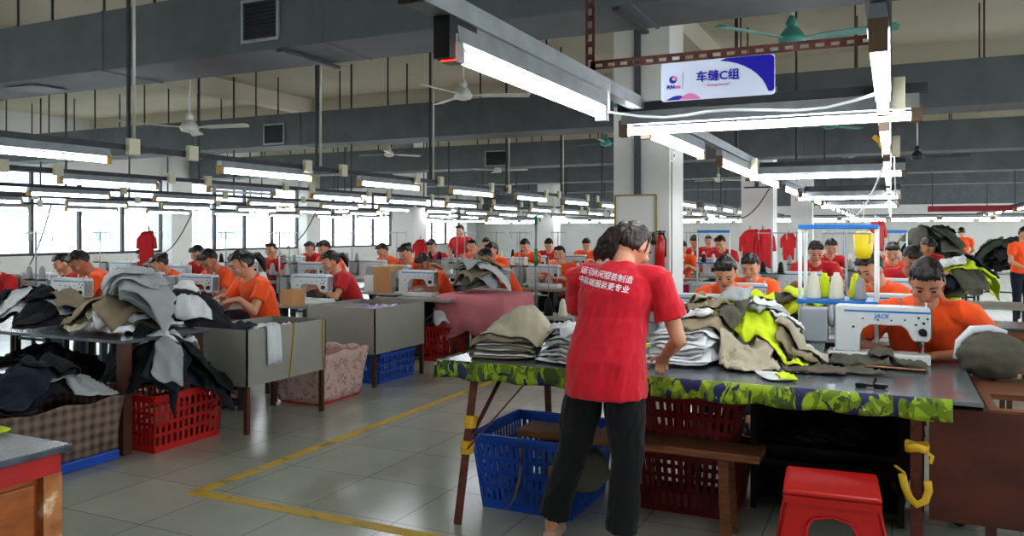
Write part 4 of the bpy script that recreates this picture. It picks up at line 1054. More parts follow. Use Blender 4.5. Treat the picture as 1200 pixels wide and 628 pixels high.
MB().bb(-.29, .29, -.4, .4, 0, .069).build('blue_tray', m_bluepl, bb_, bevel=.01)
rc = crate('red plastic crate overflowing with black clothes, by the left table', m_redpl, -5.20, -4.64, 3.98, 4.62, .40, flare=.02, rows=4, pitch=.05)
def floral():
    return ramp_mat('pink flowered cloth', [(.3, (196, 168, 160)), (.52, (206, 182, 172)), (.6, (168, 116, 110)), (.66, (202, 178, 170))], 16, .8, detail=2)
fb = thing('laundry_basket', 'pale pink flowered laundry basket between two grey fabric bins', 'basket', (-4.83, 6.02, 0))
soft_basket(fb, .46, .62, .02, .44, floral(), .06, 'cloth_side'); MB().bb(-.22, .22, -.3, .3, 0, .02).build('red_base', m_redpl, fb)
crate('blue slotted crate under the second grey fabric bin', m_bluepl, -5.25, -4.70, 6.78, 7.46, .30, flare=.015, rows=3)
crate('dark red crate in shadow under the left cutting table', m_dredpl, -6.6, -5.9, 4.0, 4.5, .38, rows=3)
crate('red crate beyond the second grey bin, below grey scraps', m_redpl, -5.2, -4.72, 8.25, 8.75, .42, rows=3)
bin_('nearest grey fabric bin with two yellow straps and a white cloth over its edge', -5.03, -4.44, 4.66, 5.60, straps=((0, .06, .0), (0, .42, .44)))
b2 = bin_('second grey fabric bin, with a purple and white plastic sheet inside', -5.50, -4.64, 6.62, 7.56, .33, .79)
bin_('third grey fabric bin, far down the aisle past the pink cloth', -5.5, -4.70, 10.4, 11.4, .33, .80)
bin_('fourth grey fabric bin, farthest along the aisle row', -5.5, -4.75, 12.6, 13.5, .33, .80)
bin_('grey fabric bin in the middle row right of the pink cloth table', -3.3, -2.75, 10.6, 11.5, .2, .80)
hp = Heap(-5.5, -4.6, 6.6, 7.6, lambda x, y: .70)
hp.drop('plastic_sheet', mat('purple plastic film', (170, 150, 190), .25, var=.3, scale=12), -5.07, 7.1, .7, .8, 0, 'purple white plastic sheet filling the second grey bin', 'sheet', amp=.05)
hp = Heap(-5.1, -4.4, 4.6, 5.7, lambda x, y: .72)
hp.drop('fabric_piece', F['white'], -4.74, 5.13, .42, .7, 0, 'white cloth lying inside the nearest grey bin', amp=.05)
hp.drop('fabric_piece', F['navyf'], -4.86, 5.0, .2, .4, .2, 'dark cloth on the white cloth in the nearest grey bin', amp=.04)
# white cloth folded over the bin's side
cl = MB(); 
for k in range(9):
    u = k/8
    for (x, z) in ((-4.60, .74), (-4.50, .80), (-4.446, .815), (-4.424, .80), (-4.418, .70), (-4.415, .60), (-4.412, .505)):
        cl.v.append(Vector((x+.006*math.sin(u*9+z*8), 4.86+.15*u+.02*(.8-z), z+.008*math.sin(u*6))))
    if k:
        for j in range(6): a = (k-1)*7+j; cl.f.append((a, a+7, a+8, a+1))
o = cl.build('hanging_cloth', F['white'], None, True); o.modifiers.new('s', 'SOLIDIFY').thickness = .008; recentre(o); tag(o, 'white cloth hanging over the side of the nearest grey bin', 'cloth')

# ------------------------------------------------------------------ heaps of garments
hA = Heap(-7.4, -4.5, 3.6, 4.8, lambda x, y: (.80 if (-7.4 < x < -4.78 and 3.84 < y < 4.6) else max(.72, .80-1.2*max(3.84-y, y-4.6, x+4.78))) +
          (.16*math.exp(-((x+6.35)/.55)**2-((y-4.3)/.25)**2)+.07*math.exp(-((x+5.1)/.18)**2-((y-4.28)/.25)**2)+.07*math.exp(-((x+5.3)/.3)**2-((y-4.1)/.2)**2) if 3.84 < y < 4.6 and x < -4.78 else 0))
for k in range(13):
    m = ['black', 'navyf', 'black', 'white', 'black', 'grey', 'navyf', 'black', 'white', 'black', 'khaki', 'black', 'navyf'][k]
    hA.drop('garment', F[m], -6.9+rnd.uniform(0, 1.15), 4.02+rnd.uniform(0, .4), rnd.uniform(.28, .5), rnd.uniform(.25, .42), rnd.uniform(0, 3), {'black': 'black garment', 'navyf': 'dark blue garment', 'white': 'white garment piece', 'grey': 'light grey garment piece', 'khaki': 'khaki garment piece'}[m]+' in the dark heap at the left end of the cutting table', 'garment', m+' pieces in the dark left heap', amp=.035)
for k in range(9):
    m = ['khaki', 'white', 'khaki', 'beige', 'khaki', 'beige', 'white', 'khaki', 'khaki'][k]
    hA.drop('garment', F[m], -5.50+rnd.uniform(0, .42), 4.0+rnd.uniform(0, .2), rnd.uniform(.24, .38), rnd.uniform(.2, .3), rnd.uniform(0, 3), {'khaki': 'khaki', 'white': 'white', 'beige': 'beige'}[m]+' garment piece in the crumpled heap at the corner of the cutting table', 'garment', m+' pieces at the corner of the cutting table', amp=.04)
for k in range(15):
    hA.drop('garment', F['grey'], -5.14+.02*k-.09*(k%3), 4.34-.016*k, .36, .28, R(35)+.12*math.sin(k), 'light grey cut piece in the fanned stack at the right end of the cutting table', 'garment', 'fanned light grey stack', amp=.016, stiff=3, gap=.010)
# black coat on the next table, held by the sewing woman
table('dark topped table under the black cloth beside the nearest grey bin', -6.3, -5.06, 4.62, 5.36, .78, m_blacktop, m_dsteel)
hB = Heap(-6.4, -4.9, 4.5, 5.5, lambda x, y: (.78+.17*math.exp(-((x+5.45)/.32)**2-((y-4.95)/.25)**2)) if y > 4.62 and x < -5.0 else .6)
for k in range(6): hB.drop('garment', F[['black', 'navyf', 'black', 'black', 'navyf', 'black'][k]], -5.72+.11*k, 4.92+.05*math.sin(k*2), .55, .4, .4+k*.5, ('black' if k not in (1, 4) else 'dark blue')+' garment bunched in front of the sewing woman in orange', 'garment', ('black' if k not in (1, 4) else 'blue')+' bunch before the woman', amp=.03)
hB.drop('garment', F['white'], -5.55, 5.1, .2, .3, .6, 'pale cloth held over the black garments by the woman in orange', amp=.05, lift=.08)
hB.drop('garment', F['white'], -5.16, 4.8, .26, .3, 1.2, 'white piece at the right end of the black bunch', amp=.04)
# black clothes spilling from basket and crate
hC = Heap(-5.6, -4.3, 2.9, 4.9, lambda x, y: .40+(.12*math.exp(-((x+5.05)/.3)**2-((y-3.5)/.4)**2)) if y < 3.88 else (.40+.26*math.exp(-((x+4.98)/.28)**2-((y-4.25)/.26)**2) if x < -4.66 else max(.1, .42-2.0*(x+4.66))))
for k in range(10):
    m = ['black', 'navyf', 'black', 'white', 'black', 'black', 'grey', 'black', 'navyf', 'black'][k]
    hC.drop('garment', F[m], -5.22+rnd.uniform(0, .34), 3.14+rnd.uniform(0, .6), rnd.uniform(.26, .4), rnd.uniform(.22, .4), rnd.uniform(0, 3), {'black': 'black', 'navyf': 'dark blue', 'white': 'white', 'grey': 'grey'}[m]+' garment piled in the plaid basket', 'garment', m+' garments in the plaid basket', amp=.04)
for k in range(13):
    m = ['black', 'navyf', 'black', 'black', 'grey', 'black', 'navyf', 'white', 'black', 'grey', 'black', 'white', 'black'][k]
    hC.drop('garment', F[m], -5.1+rnd.uniform(0, .5), 4.02+rnd.uniform(0, .55), rnd.uniform(.24, .42), rnd.uniform(.2, .36), rnd.uniform(0, 3), {'black': 'black', 'navyf': 'dark blue', 'white': 'white', 'grey': 'grey'}[m]+' garment heaped over the red plastic crate', 'garment', m+' garments over the red crate', amp=.045)
hC2 = Heap(-7.2, -5.3, 3.8, 4.7, lambda x, y: .38+.15*math.exp(-((x+6.2)/.5)**2) if y > 3.9 else .2)
for k in range(6): hC2.drop('garment', F[['black', 'navyf', 'black'][k % 3]], -6.7+.2*k, 4.25, .5, .4, k, 'black or navy garment stored under the left cutting table', 'garment', 'garments under the cutting table', amp=.04)

# main table: beige mound at left
def baseM(x, y):
    if not (TX0 < x < TX1 and TY0 < y < TY1): return TZ-.0-.8*max(TX0-x, x-TX1, TY0-y, y-TY1)
    return TZ+.004+.23*math.exp(-((x+1.99)/.20)**2-((y-4.36)/.17)**2)+.04*math.exp(-((x+.92)/.5)**2-((y-4.88)/.25)**2)+.02*math.exp(-((x+1.0)/.3)**2-((y-4.4)/.22)**2)
hM = Heap(TX0-.2, TX1+.2, TY0-.3, TY1+.3, baseM, .015, .013)
fl = Heap(TX0-.2, TX1+.2, TY0-.3, TY1+.3, lambda x, y: TZ+.004, .015, .015)
for k in range(9): fl.drop('garment', F[['khaki', 'white', 'olive', 'grey'][k % 4]], -2.02+.02*math.sin(k*2), 4.13+.018*k, .34, .20, .1*math.sin(k*3)+.2, ['khaki', 'white', 'olive', 'light grey'][k % 4]+' cut piece in the layered stack at the left corner of the work table', 'garment', ['khaki', 'white', 'olive', 'grey'][k % 4]+' stack left corner', amp=.008, gap=.008, stiff=3)
for k in range(8): fl.drop('garment', F[['white', 'grey'][k % 2]], -1.60+.03*math.sin(k*2), 4.12+.02*k, .32, .22, -.3+.2*math.sin(k*3), ['white', 'light grey'][k % 2]+' piece lying right of the beige mound, left of the woman', 'garment', ['white', 'grey'][k % 2]+' by the mound', amp=.02, gap=.008)
for i, row in enumerate(fl.H):
    for j, z in enumerate(row):
        if z > hM.H[i][j]: hM.H[i][j] = z
hM.drop('garment', F['khaki'], -2.08, 4.3, .42, .36, .3, 'khaki garment folded under the big beige cloth mound', amp=.03)
hM.drop('garment', F['beige'], -1.90, 4.42, .66, .52, .15, 'large beige cloth draped in a rounded mound at the left of the work table', amp=.016, stiff=3, lift=.02, seed=11, ws=5, steep=1.6)
hM.drop('garment', F['white'], -1.62, 4.28, .26, .26, .8, 'white piece folded against the right foot of the beige mound', amp=.05)
hM.drop('garment', F['lime'], -1.46, 4.72, .22, .3, .8, 'green yellow cloth showing behind the beige mound by the woman', amp=.03)
# right heap
cols = ['khaki', 'beige', 'brown', 'white', 'beige', 'khaki', 'grey', 'beige', 'white', 'khaki', 'beige', 'brown', 'white']
nm_ = {'khaki': 'khaki', 'beige': 'beige', 'brown': 'grey brown', 'white': 'white', 'grey': 'light grey', 'olive': 'olive grey', 'lime': 'lime'}
for k, m in enumerate(cols):
    hM.drop('garment', F[m], -1.30+rnd.uniform(0, .78), 4.62+rnd.uniform(-.1, .34), rnd.uniform(.24, .44), rnd.uniform(.18, .32), rnd.uniform(0, 3), nm_[m]+' garment piece in the big heap right of the woman', 'garment', m+' pieces in the big heap', amp=.05)
for k in range(9): hM.drop('garment', F['white' if k % 3 else 'grey'], -1.05+.02*math.sin(k*2), 4.30+.02*k, .32, .22, .1+.15*math.sin(k), ('white' if k % 3 else 'light grey')+' cut piece in the layered stack by the woman\'s right hand', 'garment', ('white' if k % 3 else 'grey')+' stack by hand', amp=.012, gap=.008, stiff=3)
hM.drop('garment', F['khaki'], -.98, 4.5, .34, .3, .5, 'khaki cloth lying on the layered white stack', amp=.05)
hM.drop('garment', F['beige'], -.68, 4.34, .30, .26, .5, 'soft beige cloth bunched in front of the big heap', amp=.06, lift=.02, steep=2, stiff=1)
hM.drop('garment', F['white'], -.53, 4.13, .11, .2, .5, 'white label card leaning on the front of the heap', 'card', amp=.003)
hM.drop('garment', F['lime'], -.46, 4.1, .1, .13, .4, 'small lime scrap at the front of the table heap', amp=.03)
hM.drop('garment', F['olive'], -.22, 4.44, .42, .13, -.05, 'brown grey strip lying flat in front of the near sewing machine', amp=.03, steep=4, stiff=0)
hM.drop('garment', F['brown'], -.36, 4.33, .30, .10, .1, 'grey brown crumpled band on the table before the machine', amp=.03, steep=4, stiff=0)
hM.drop('garment', F['olive'], -.16, 4.70, .34, .16, .1, 'olive garment gathered under the needle of the near machine', amp=.05, lift=.03)
hM.drop('garment', F['olive'], .04, 4.74, .28, .2, -.3, 'olive sleeve piece right of the needle of the near machine', amp=.05, lift=.02)
hM.drop('garment', F['navyf'], -.40, 4.86, .36, .22, 0, 'dark blue cloth under the left end of the near machine', amp=.02)
hM.drop('garment', F['beige'], -.66, 4.98, .26, .26, 0, 'beige garment at the right end of the heap beside the white rack', amp=.04, lift=.05)
for k in range(4):
    m = ['khaki', 'beige', 'brown', 'khaki'][k]
    hM.drop('garment', F[m], -.78+.045*k, [4.72, 4.98, 4.8, 4.92][k], .32, .22, .5+k*.8, nm_[m]+' garment crumpled at the right end of the big heap by the rack', 'garment', m+' right end of the heap', amp=.028, gap=.003)
hM.drop('garment', F['lime'], -.85, 5.0, .4, .3, .3, 'lime cloth lying at the back of the big heap before the women in orange', amp=.05, lift=.04)
hM.drop('garment', F['lime'], -.66, 4.55, .17, .60, R(57), 'bright lime strip of cloth lying across the big heap', amp=.045, lift=.02)
for k in range(14):
    m = ['khaki', 'white', 'beige', 'grey', 'white', 'olive'][k % 6]
    hM.drop('garment', F[m], -1.25+rnd.uniform(0, .85), 4.52+rnd.uniform(-.02, .4), rnd.uniform(.14, .26), rnd.uniform(.10, .2), rnd.uniform(0, 3), nm_[m]+' small cut piece lying on top of the big heap', 'garment', m+' small pieces on the heap', amp=.045, steep=1.6)
# bundle at the right
bd = thing('garment_bundle', 'round olive garment bundle with white edging right of the sewing man', 'garment', (.47, 4.86, .782))
def bfn(p):
    q = p.copy(); k = 1+.10*smooth_noise(p.x*2, p.z*2+p.y, 1.5, 3)+.05*smooth_noise(p.x*4, p.y*4+p.z*3, 1.5, 4); return q*k
MB().ell((0, 0, .125), (.17, .14, .125), None, 40, 28, bfn).build('bundle', F['olive'], bd, True)
MB().tube([(-.165, -.03, .1), (-.15, -.02, .19), (-.09, -.01, .255), (0, 0, .265), (.07, .01, .245)], [.014, .018, .022, .02, .012], 8).build('white_edging', F['white'], bd, True)

# small things on the main table
def on_table(px, py, z=TZ):
    d = (EYE-z)*940/(py-272); x, y = PX(px, d); return x, y
x, y = on_table(1024, 455); sc = thing('hook_clips', 'black metal clips lying near the front edge of the work table', 'clips', (x, y, TZ+.001))
MB().bb(-.075, -.03, -.015, .015, 0, .02).bb(.0, .05, -.02, .012, 0, .022).tube([(-.08, 0, .01), (.06, .0, .012)], .007, 6).tube([(.0, 0, .02), (.01, 0, .05)], .005, 6).build('clip', m_black, sc)
x, y = on_table(945, 428); o = MB().prism([(-.055, 0), (.055, 0), (.042, .05), (.02, .065), (-.03, .065)], 'y', -.004, .004).build('chalk', m_white, None, bevel=.002, loc=(x, y-.03, TZ+.06)); tag(o, 'white plastic template piece lying on grey brown cloth', 'template'); o.rotation_euler = (R(-35), 0, R(10))
x, y = on_table(1045, 434); o = MB().bb(-.19, .19, -.012, .012, 0, .006).build('wooden_ruler', mat('tan wood', (178, 130, 94), .5), None, bevel=.002, loc=(x-.03, y, TZ+.012)); o.rotation_euler = (0, 0, R(-4)); tag(o, 'tan wooden ruler in front of the near sewing machine', 'ruler')
x, y = on_table(1025, 425); o = MB().bb(-.06, .06, -.02, .02, 0, .012).bb(-.02, .05, -.012, .012, .012, .02).build('plastic_wrapper', mat('clear plastic', (190, 196, 198), .15), None, bevel=.003, loc=(x, y-.08, TZ+.001)); tag(o, 'crumpled clear plastic wrapper on the steel table', 'wrapper'); o.rotation_euler = (0, 0, R(12))
x, y = on_table(925, 437); sp = thing('thread_scraps', 'tangle of grey, black and green thread scraps on the table', 'thread scraps', (x, y, TZ+.001))
for nm, m, sd in (('dark_thread', m_black, 1), ('pale_thread', m_cream, 2), ('green_thread', m_greenpl, 3)):
    t_ = MB(); rr = random.Random(sd)
    for q in range(5):
        a = rr.uniform(0, 6); t_.tube([(.055*math.sin(a+j*1.7)+.02*q-.03, .03*math.cos(a*2+j), .006+.012*abs(math.sin(j+q))) for j in range(7)], .0035, 5)
    t_.build(nm, m, sp)

# the near machine and its operator
person_man = seated(.17, .0, .62, 0, hands=((-.17, -.42, .80), (.03, -.43, .80)), fat=1.1, sw=.2)
person_man.update(elR=(-.33, -.16, .80), elL=(.34, -.17, .80), hdR=Vector((.5, -.5, -.1)), hdL=Vector((-.9, -.4, -.1)))
PM = make_person(person_man, vox=.0075, hair='short', seed=21, skin=m_skin2, collar=False)
person(PM, 'man in an orange T-shirt bent over the nearest white sewing machine', (.19, 5.42, .0), R(-2), 1.09)
put_stool(.19, 5.44, 0, 'low wooden stool beneath the man at the nearest machine'); stool0.scale = (1.05, 1.05, 1.09)
nmach = make_machine('nearest white sewing machine with a blue stripe on the work table', True); nmach.location = (-.05, 4.93, TZ); nmach.scale = (.96,)*3
# white rack of thread with a blue top
rk = thing('thread_rack', 'white metal rack with bright blue top and tray beside the heap', 'rack', (-.50, 5.10, TZ)); sx = .42
for x_, y_ in ((0, 0), (sx, 0), (0, .34), (sx, .34)): MB().tube([(x_, y_+.02, 0), (x_, y_+.02, .75)], .012, 10).build('post', m_white, rk, True)
MB().bb(-.01, sx+.01, .0, .03, .74, .765).bb(-.01, .015, .03, .35, .74, .765).bb(-.01, sx+.01, .345, .37, .74, .765).build('blue_top', m_skyblue, rk, bevel=.004)
MB().bb(-.01, sx+.01, .0, .37, .295, .315).build('blue_tray', m_skyblue, rk, bevel=.004)
MB().tube([(0, .02, .29), (0, .02, .32)], .018, 10).tube([(0, .02, .15), (0, .02, .17)], .016, 10).build('clamp', m_skyblue, rk)
MB().tube([(0, .02, .16), (.0, -.06, .14), (.05, -.1, .06), (.06, -.08, .02)], .006, 8).build('bent_wire', m_white, rk, True)
for j, (a, b_, mm, s_) in enumerate(((.07, .1, 1, 1.2), (.20, .1, 1, 1.2), (.12, .27, 3, 1.1), (.30, .27, 3, 1.1), (.33, .12, 2, 1.0))):
    cone(-.50+a, 5.10+b_, TZ+.316, m_cones[mm], ['cream thread cone at the left of the blue rack tray', 'cream thread cone in the middle of the blue rack tray', 'yellow green cone at the back left of the rack tray', 'yellow green cone at the back right of the rack tray', 'grey cone at the right end of the rack tray'][j], None, s_)
yb = thing('plastic_bag', 'yellow plastic bag hanging behind the white thread rack', 'bag', (P(1012, 286, 6.4)))
MB().tube([(0, 0, .10), (0, 0, .08), (0, 0, -.05), (0, 0, -.11), (0, 0, -.12)], [(.05, .03), (.075, .04), (.068, .045), (.05, .035), (.03, .02)], 14).build('bag', mat('yellow plastic film', (232, 206, 40), .35), yb, True)
MB().tube([(0, 0, .1), (0, 0, .34)], .003, 6).build('string', m_white, yb)

# ------------------------------------------------------------------ the woman in red
Jw = dict(pelvis=(0, .03, .90), waist=(-.005, .0, 1.05), chest=(-.025, -.04, 1.235), neck=(-.04, -.095, 1.395), head=(-.062, -.165, 1.478), hpitch=.62, hyaw=-.42, hroll=0, sw=.19, fat=1.02,
          shR=(-.225, -.075, 1.33), elR=(-.315, -.10, 1.045), wrR=(-.185, -.30, .93), hdR=Vector((.35, -.75, -.35)), hnR=(0, -.2, 1), shL=(.19, -.085, 1.33), elL=(.215, -.20, 1.08), wrL=(.06, -.38, .95), hdL=Vector((-.3, -.8, -.3)), curl=.9,
          hipR=(-.085, .03, .88), knR=(-.105, .015, .48), anR=(-.085, .06, .10), toeR=(-.10, -.10, .035), hipL=(.085, .03, .88), knL=(.185, -.01, .48), anL=(.30, .0, .10), toeL=(.32, -.15, .035), hem=.078, tw=1.17, slv=.016,
          shoe_mat=mat('beige sandal', (190, 160, 140), .6))
PW = make_person(Jw, vox=.0065, skin=m_skin, shirt=m_redsh, trous=m_trous, hair='none', sleeve=.66, hm=m_bhair, wr=.008, seed=31, shirt_len=.125)
WX, WY, WRZ = -1.225, 3.66, math.pi-.05
pw = person(PW, 'woman in a red T-shirt and black trousers standing with her back turned', (WX, WY, 0), WRZ)
# loose ponytail, an extra hair mesh on her
Hm = Matrix.Translation(Vector(Jw['head'])) @ Matrix.Rotation(Jw['hyaw'], 4, 'Z') @ Matrix.Rotation(Jw['hpitch'], 4, 'X')
kb = Hm @ Vector((0, .105, .045)); pn = MB()
pn.ell(kb, (.03, .03, .03))
for k in range(9):
    a = k-4; q = kb+Vector((a*.003, .005, 0))
    pn.limb([q, q+Vector((.025+a*.003, .03, -.014)), q+Vector((.06+a*.007, .035, -.065)), q+Vector((.085+a*.010, .028, -.125)), q+Vector((.10+a*.009, .02, -.165-.014*math.sin(k*2)))], [.014, .018, .017, .012, .004], 10)
pm = remesh(pn, .006, m_bhair, 2, .004, 4, 45); link('ponytail', pm, pw)
ht = MB().lathe([(.024, -.008), (.03, 0), (.024, .008)], kb+Vector((.012, .015, .0)), 14, Matrix.Rotation(R(60), 3, 'Y')).build('hair_tie', m_black, pw, True)
# lettering on her back, laid on the shirt surface
shirt_me = [me for nm, me in PW if nm == 'shirt'][0]
bvh = BVHTree.FromPolygons([v.co for v in shirt_me.vertices], [tuple(p.vertices) for p in shirt_me.polygons])
m_let = mat('white print', (236, 232, 236), .7, var=.02)
def back_text(s, z, slope, size, xc):
    me = text_mesh(s, size, m_let, 0, .0005, shear=.15)
    bm = bmesh.new(); bm.from_mesh(me); bmesh.ops.triangulate(bm, faces=bm.faces)
    for v in bm.verts:
        X = xc-v.co.x; Z = z+v.co.y+slope*v.co.x   # seen from behind, reading left to right along local -X
        hit = bvh.ray_cast(Vector((X, .6, Z)), Vector((0, -1, 0)))
        v.co = Vector((X, (hit[0].y if hit[0] else .08)+.003, Z))
    bm.to_mesh(me); bm.free(); return link('lettering', me, pw)
back_text('运动休闲服装制造', 1.345, -.15, .036, .006)
back_text('中高端服装更专业', 1.302, -.15, .036, .014)
# ================================================================== the rows of sewing workers
def at(px, d): return PX(px, d)
left = [  # px, depth, template, shirt, label, yaw, scale
 (15, 9.4, T_man, m_darkred, 'man in red at the far left edge behind the dark garment heap', .25, 1.0),
 (108, 9.8, T_wom, m_darkred, 'woman in red with a ponytail sewing at the left, facing left', -.35, 1.0),
 (152, 8.7, T_man2, m_orange, 'man in orange bent low behind the grey fabric stack', -.5, 1.06),
 (226, 9.9, T_wom2, m_orange, 'woman in orange bent forward left of the man in red', -.2, 1.0),
 (250, 12.0, T_man, m_darkred, 'man in red facing the camera below the middle left windows', .1, 1.05),
 (287, 9.4, T_man2, m_orange, 'man in orange just behind the woman holding black cloth', -.2, 1.06),
 (326, 13.6, T_up, m_darkred, 'person in red seated upright far back near the windows', 0, 1.05),
 (400, 13.0, T_man, m_orange, 'man in orange upright behind the woman in the red polo', -.2, 1.1),
 (466, 14.0, T_man, m_orange, 'worker in orange in front of the end of the left windows', -.3, 1.05),
 (496, 12.0, T_wom2, m_orange, 'worker in orange just left of the man bowing over pale cloth', 0, 1.07),
 (513, 15.0, T_man, m_darkred, 'dark haired worker in red beneath the white pillar', .2, 1.1),
 (526, 10.4, T_man2, m_orange, 'man in orange bowing low above the pink cloth table', -.3, 1.0),
 (556, 15.0, T_up, m_orange, 'worker in orange right of the standing man in red', .2, 1.08),
 (587, 13.2, T_wom, m_orange, 'woman with long dark hair beside the man raising his arm', 0, 1.07),
 (606, 11.0, T_man2, m_orange, 'man in orange with thick black hair beside the green rod', -.7, 1.04),
 (624, 15.5, T_man, m_orange, 'worker in orange and dark cap behind the green rod', 0, 1.1),
 (662, 12.0, T_up, m_orange, 'man in orange with his face raised left of the woman in red', -.1, 1.03),
 (645, 16.5, T_man, m_darkred, 'worker in red far behind, left of the man with his face raised', .3, 1.1),
 (573, 18.5, T_wom, m_orange, 'worker in orange far back between two heads of dark hair', .3, 1.1),
 (690, 17.0, T_man, m_orange, 'worker in orange far back near the nearest pillar', .2, 1.1),
 (372, 16.5, T_wom, m_darkred, 'woman in red far back beside the window bars', .2, 1.05),
 (185, 13.5, T_man, m_darkred, 'worker in dark red behind the left pillar of the window wall', .1, 1.0),
]
right = [
 (848, 6.6, T_wom2, m_orange, 'woman in orange looking down behind the big fabric heap', .25, 1.06),
 (888, 7.9, T_wom, m_orange, 'woman in orange with a fringe, second behind the heap', -.05, 1.04),
 (952, 10.0, T_man, m_darkred, 'man in a red shirt behind the white thread rack', .2, 1.12),
 (970, 12.6, T_wom, m_darkred, 'person in dark red with long hair behind the man in red', .2, 1.12),
 (812, 16.5, T_man, m_darkred, 'worker in red nearest the pillar on the far middle rows', .3, 1.15),
 (832, 19.5, T_up, m_darkred, 'worker in red, middle of three far behind the orange woman', 0, 1.12),
 (853, 15.0, T_man, m_darkred, 'worker in red just left of the second pillar', -.2, 1.15),
 (800, 14.5, T_wom, m_orange, 'worker in orange beside the right edge of the nearest pillar', .2, 1.08),
 (1056, 6.6, T_man, m_orange, 'man in orange directly behind the nearest sewing man', -.7, 1.07),
 (1064, 8.6, T_man2, m_darkred, 'worker in dark red, third in line behind the nearest sewing man', 0, 1.1),
 (1046, 10.6, T_man, m_orange, 'worker in orange, fourth in line on the right row', 0, 1.1),
 (1074, 12.2, T_man2, m_darkred, 'worker in dark red beside the dark green garment pile', .2, 1.15),
 (1020, 13.5, T_wom, m_orange, 'worker in orange far back behind the yellow bag', .2, 1.1),
]
m_tanbox = mat('cardboard', (186, 142, 96), .8, var=.08)
WHO = ['man in red at the left edge', 'woman in red facing left', 'man in orange behind the grey stack', 'woman in orange left of the red man', 'man in red under the middle windows', 'man in orange behind the cloth holder', 'upright person in red by the windows', 'man in orange behind the red polo', 'orange worker at the last window', 'orange worker left of the bowing man', 'dark haired worker in red', 'man bowing above the pink cloth', 'orange worker right of the standing man', 'long haired woman in orange', 'thick haired man by the green rod', 'dark capped worker behind the rod', 'man with his face raised', 'red worker behind the raised face', 'far orange worker between dark heads', 'far orange worker near the pillar', 'woman in red by the window bars', 'dark red worker by the wall pillar', 'woman in orange behind the big heap', 'woman in orange with a fringe', 'man in red behind the white rack', 'long haired person in dark red', 'red worker nearest the pillar', 'middle red worker of the three', 'red worker left of the second pillar', 'orange worker beside the nearest pillar', 'second man of the right row', 'third worker of the right row', 'fourth worker of the right row', 'worker beside the dark green pile', 'orange worker behind the yellow bag']
for k, (px, d, T, sh, lab, rz, sc) in enumerate(left+right):
    x, y = at(px, d)
    person(T, lab, (x, y, 0), rz, sc, sh)
    who = 'the '+WHO[k]
    near_table = px in (226,)
    if px == 848 or px == 1056: station(x, y, 0, who, stand=(px == 1056), k=k)
    else: station(x, y, 0, who, stand=(k % 2 == 0 or d > 12), k=k)
# two near women in the aisle row
x, y = at(316, 7.5)
JN = seated(.10, 0, .45, -.25, hands=((-.02, -.42, .92), (.20, -.40, .90)), fat=.95, sw=.175)
person(make_person(JN, vox=.009, hair='ponytail', seed=41), 'woman in orange with a ponytail holding black cloth beside the nearest grey bin', (x, y, 0), -.30, 1.07, m_orange)
station(x, y, 0, 'the woman in orange holding black cloth', stand=False, table=False, mach=False, k=1)
x, y = at(420, 9.4)
person(T_wom, 'woman in a red polo shirt looking down beside the second grey bin', (x, y, 0), -.55, 1.03, m_darkred)
station(x-.1, y, 0, 'the woman in the red polo', stand=True, k=2)
# standing workers
def stand(px, d, sh, lab, rz, sc=1.05): x, y = at(px, d); person(T_stand, lab, (x, y, 0), rz, sc, sh); return x, y
stand(541, 17, m_darkred, 'man in red standing far back above the seated rows', 0, 1.02)
x, y = stand(1127, 20, m_orange, 'worker in orange standing with back turned by the far white wall', math.pi, 1.0)
stand(1197, 13.0, m_orange, 'worker in orange standing at the far right edge of the photo', .6, .98)
# wooden boxes and cardboard on the aisle row tables
def cbox(px, d, z, w, dp, h, lab, m=m_tanbox, rz=0):
    x, y = at(px, d); t = thing('cardboard_box', lab, 'box', (x, y, z), rz)
    MB().bb(-w/2, w/2, -dp/2, dp/2, 0, h).build('carton', m, t, bevel=.004)
    MB().bb(-.02, .02, -dp/2-.001, dp/2+.001, h, h+.002).build('tape_strip', mat('brown tape', (160, 120, 70), .4), t)
cbox(343, 8.4, .78, .16, .2, .17, 'small brown cardboard box by the woman holding black cloth')
cbox(455, 10.1, .80, .24, .3, .32, 'tall tan cardboard box right of the woman in the red polo')
cbox(438, 10.3, .80, .16, .2, .2, 'low pale carton beside the tall tan cardboard box', m_white)
table('table carrying the cardboard boxes beyond the woman in the red polo', -6.15, -5.45, 8.25, 8.85, .80, m_stb)
# pink cloth table with garments
pt = thing('work_table', 'table draped with a pink cloth in the middle of the aisle row', 'table', (-4.5, 8.75, 0))
MB().bb(-.42, .42, -.42, .42, .77, .80).build('tabletop', m_stb, pt)
for sx in (-1, 1):
    for sy in (-1, 1): MB().box((sx*.36, sy*.36, .385), (.04, .04, .77)).build('leg', m_brownleg, pt)
pk = MB(); lay = []; n = 14
for (k, z) in ((.0, .812), (.9, .812), (1.02, .80), (1.05, .68), (1.09, .52), (1.12, .40)):
    for s_ in range(4):
        for i in range(n):
            u = -1+2*i/n; fold = (.035*math.sin(u*10+s_*2)*max(0, .8-z)*3)
            q = Vector((u*.43*k, -(.43*k+fold*.4), z-(.10*abs(math.sin(u*3+s_)) if z < .42 else 0))); pk.v.append((Matrix.Rotation(s_*math.pi/2, 3, 'Z') @ q)+Vector((-4.5, 8.75, 0)))
N_ = 4*n
for j in range(5):
    for i in range(N_): pk.f.append((j*N_+i, j*N_+(i+1) % N_, (j+1)*N_+(i+1) % N_, (j+1)*N_+i))
o = pk.build('tablecloth', F['pink'], None, True); o.modifiers.new('s', 'SOLIDIFY').thickness = .006; recentre(o); tag(o, 'pink cloth draped over the middle table with garments on top', 'tablecloth')
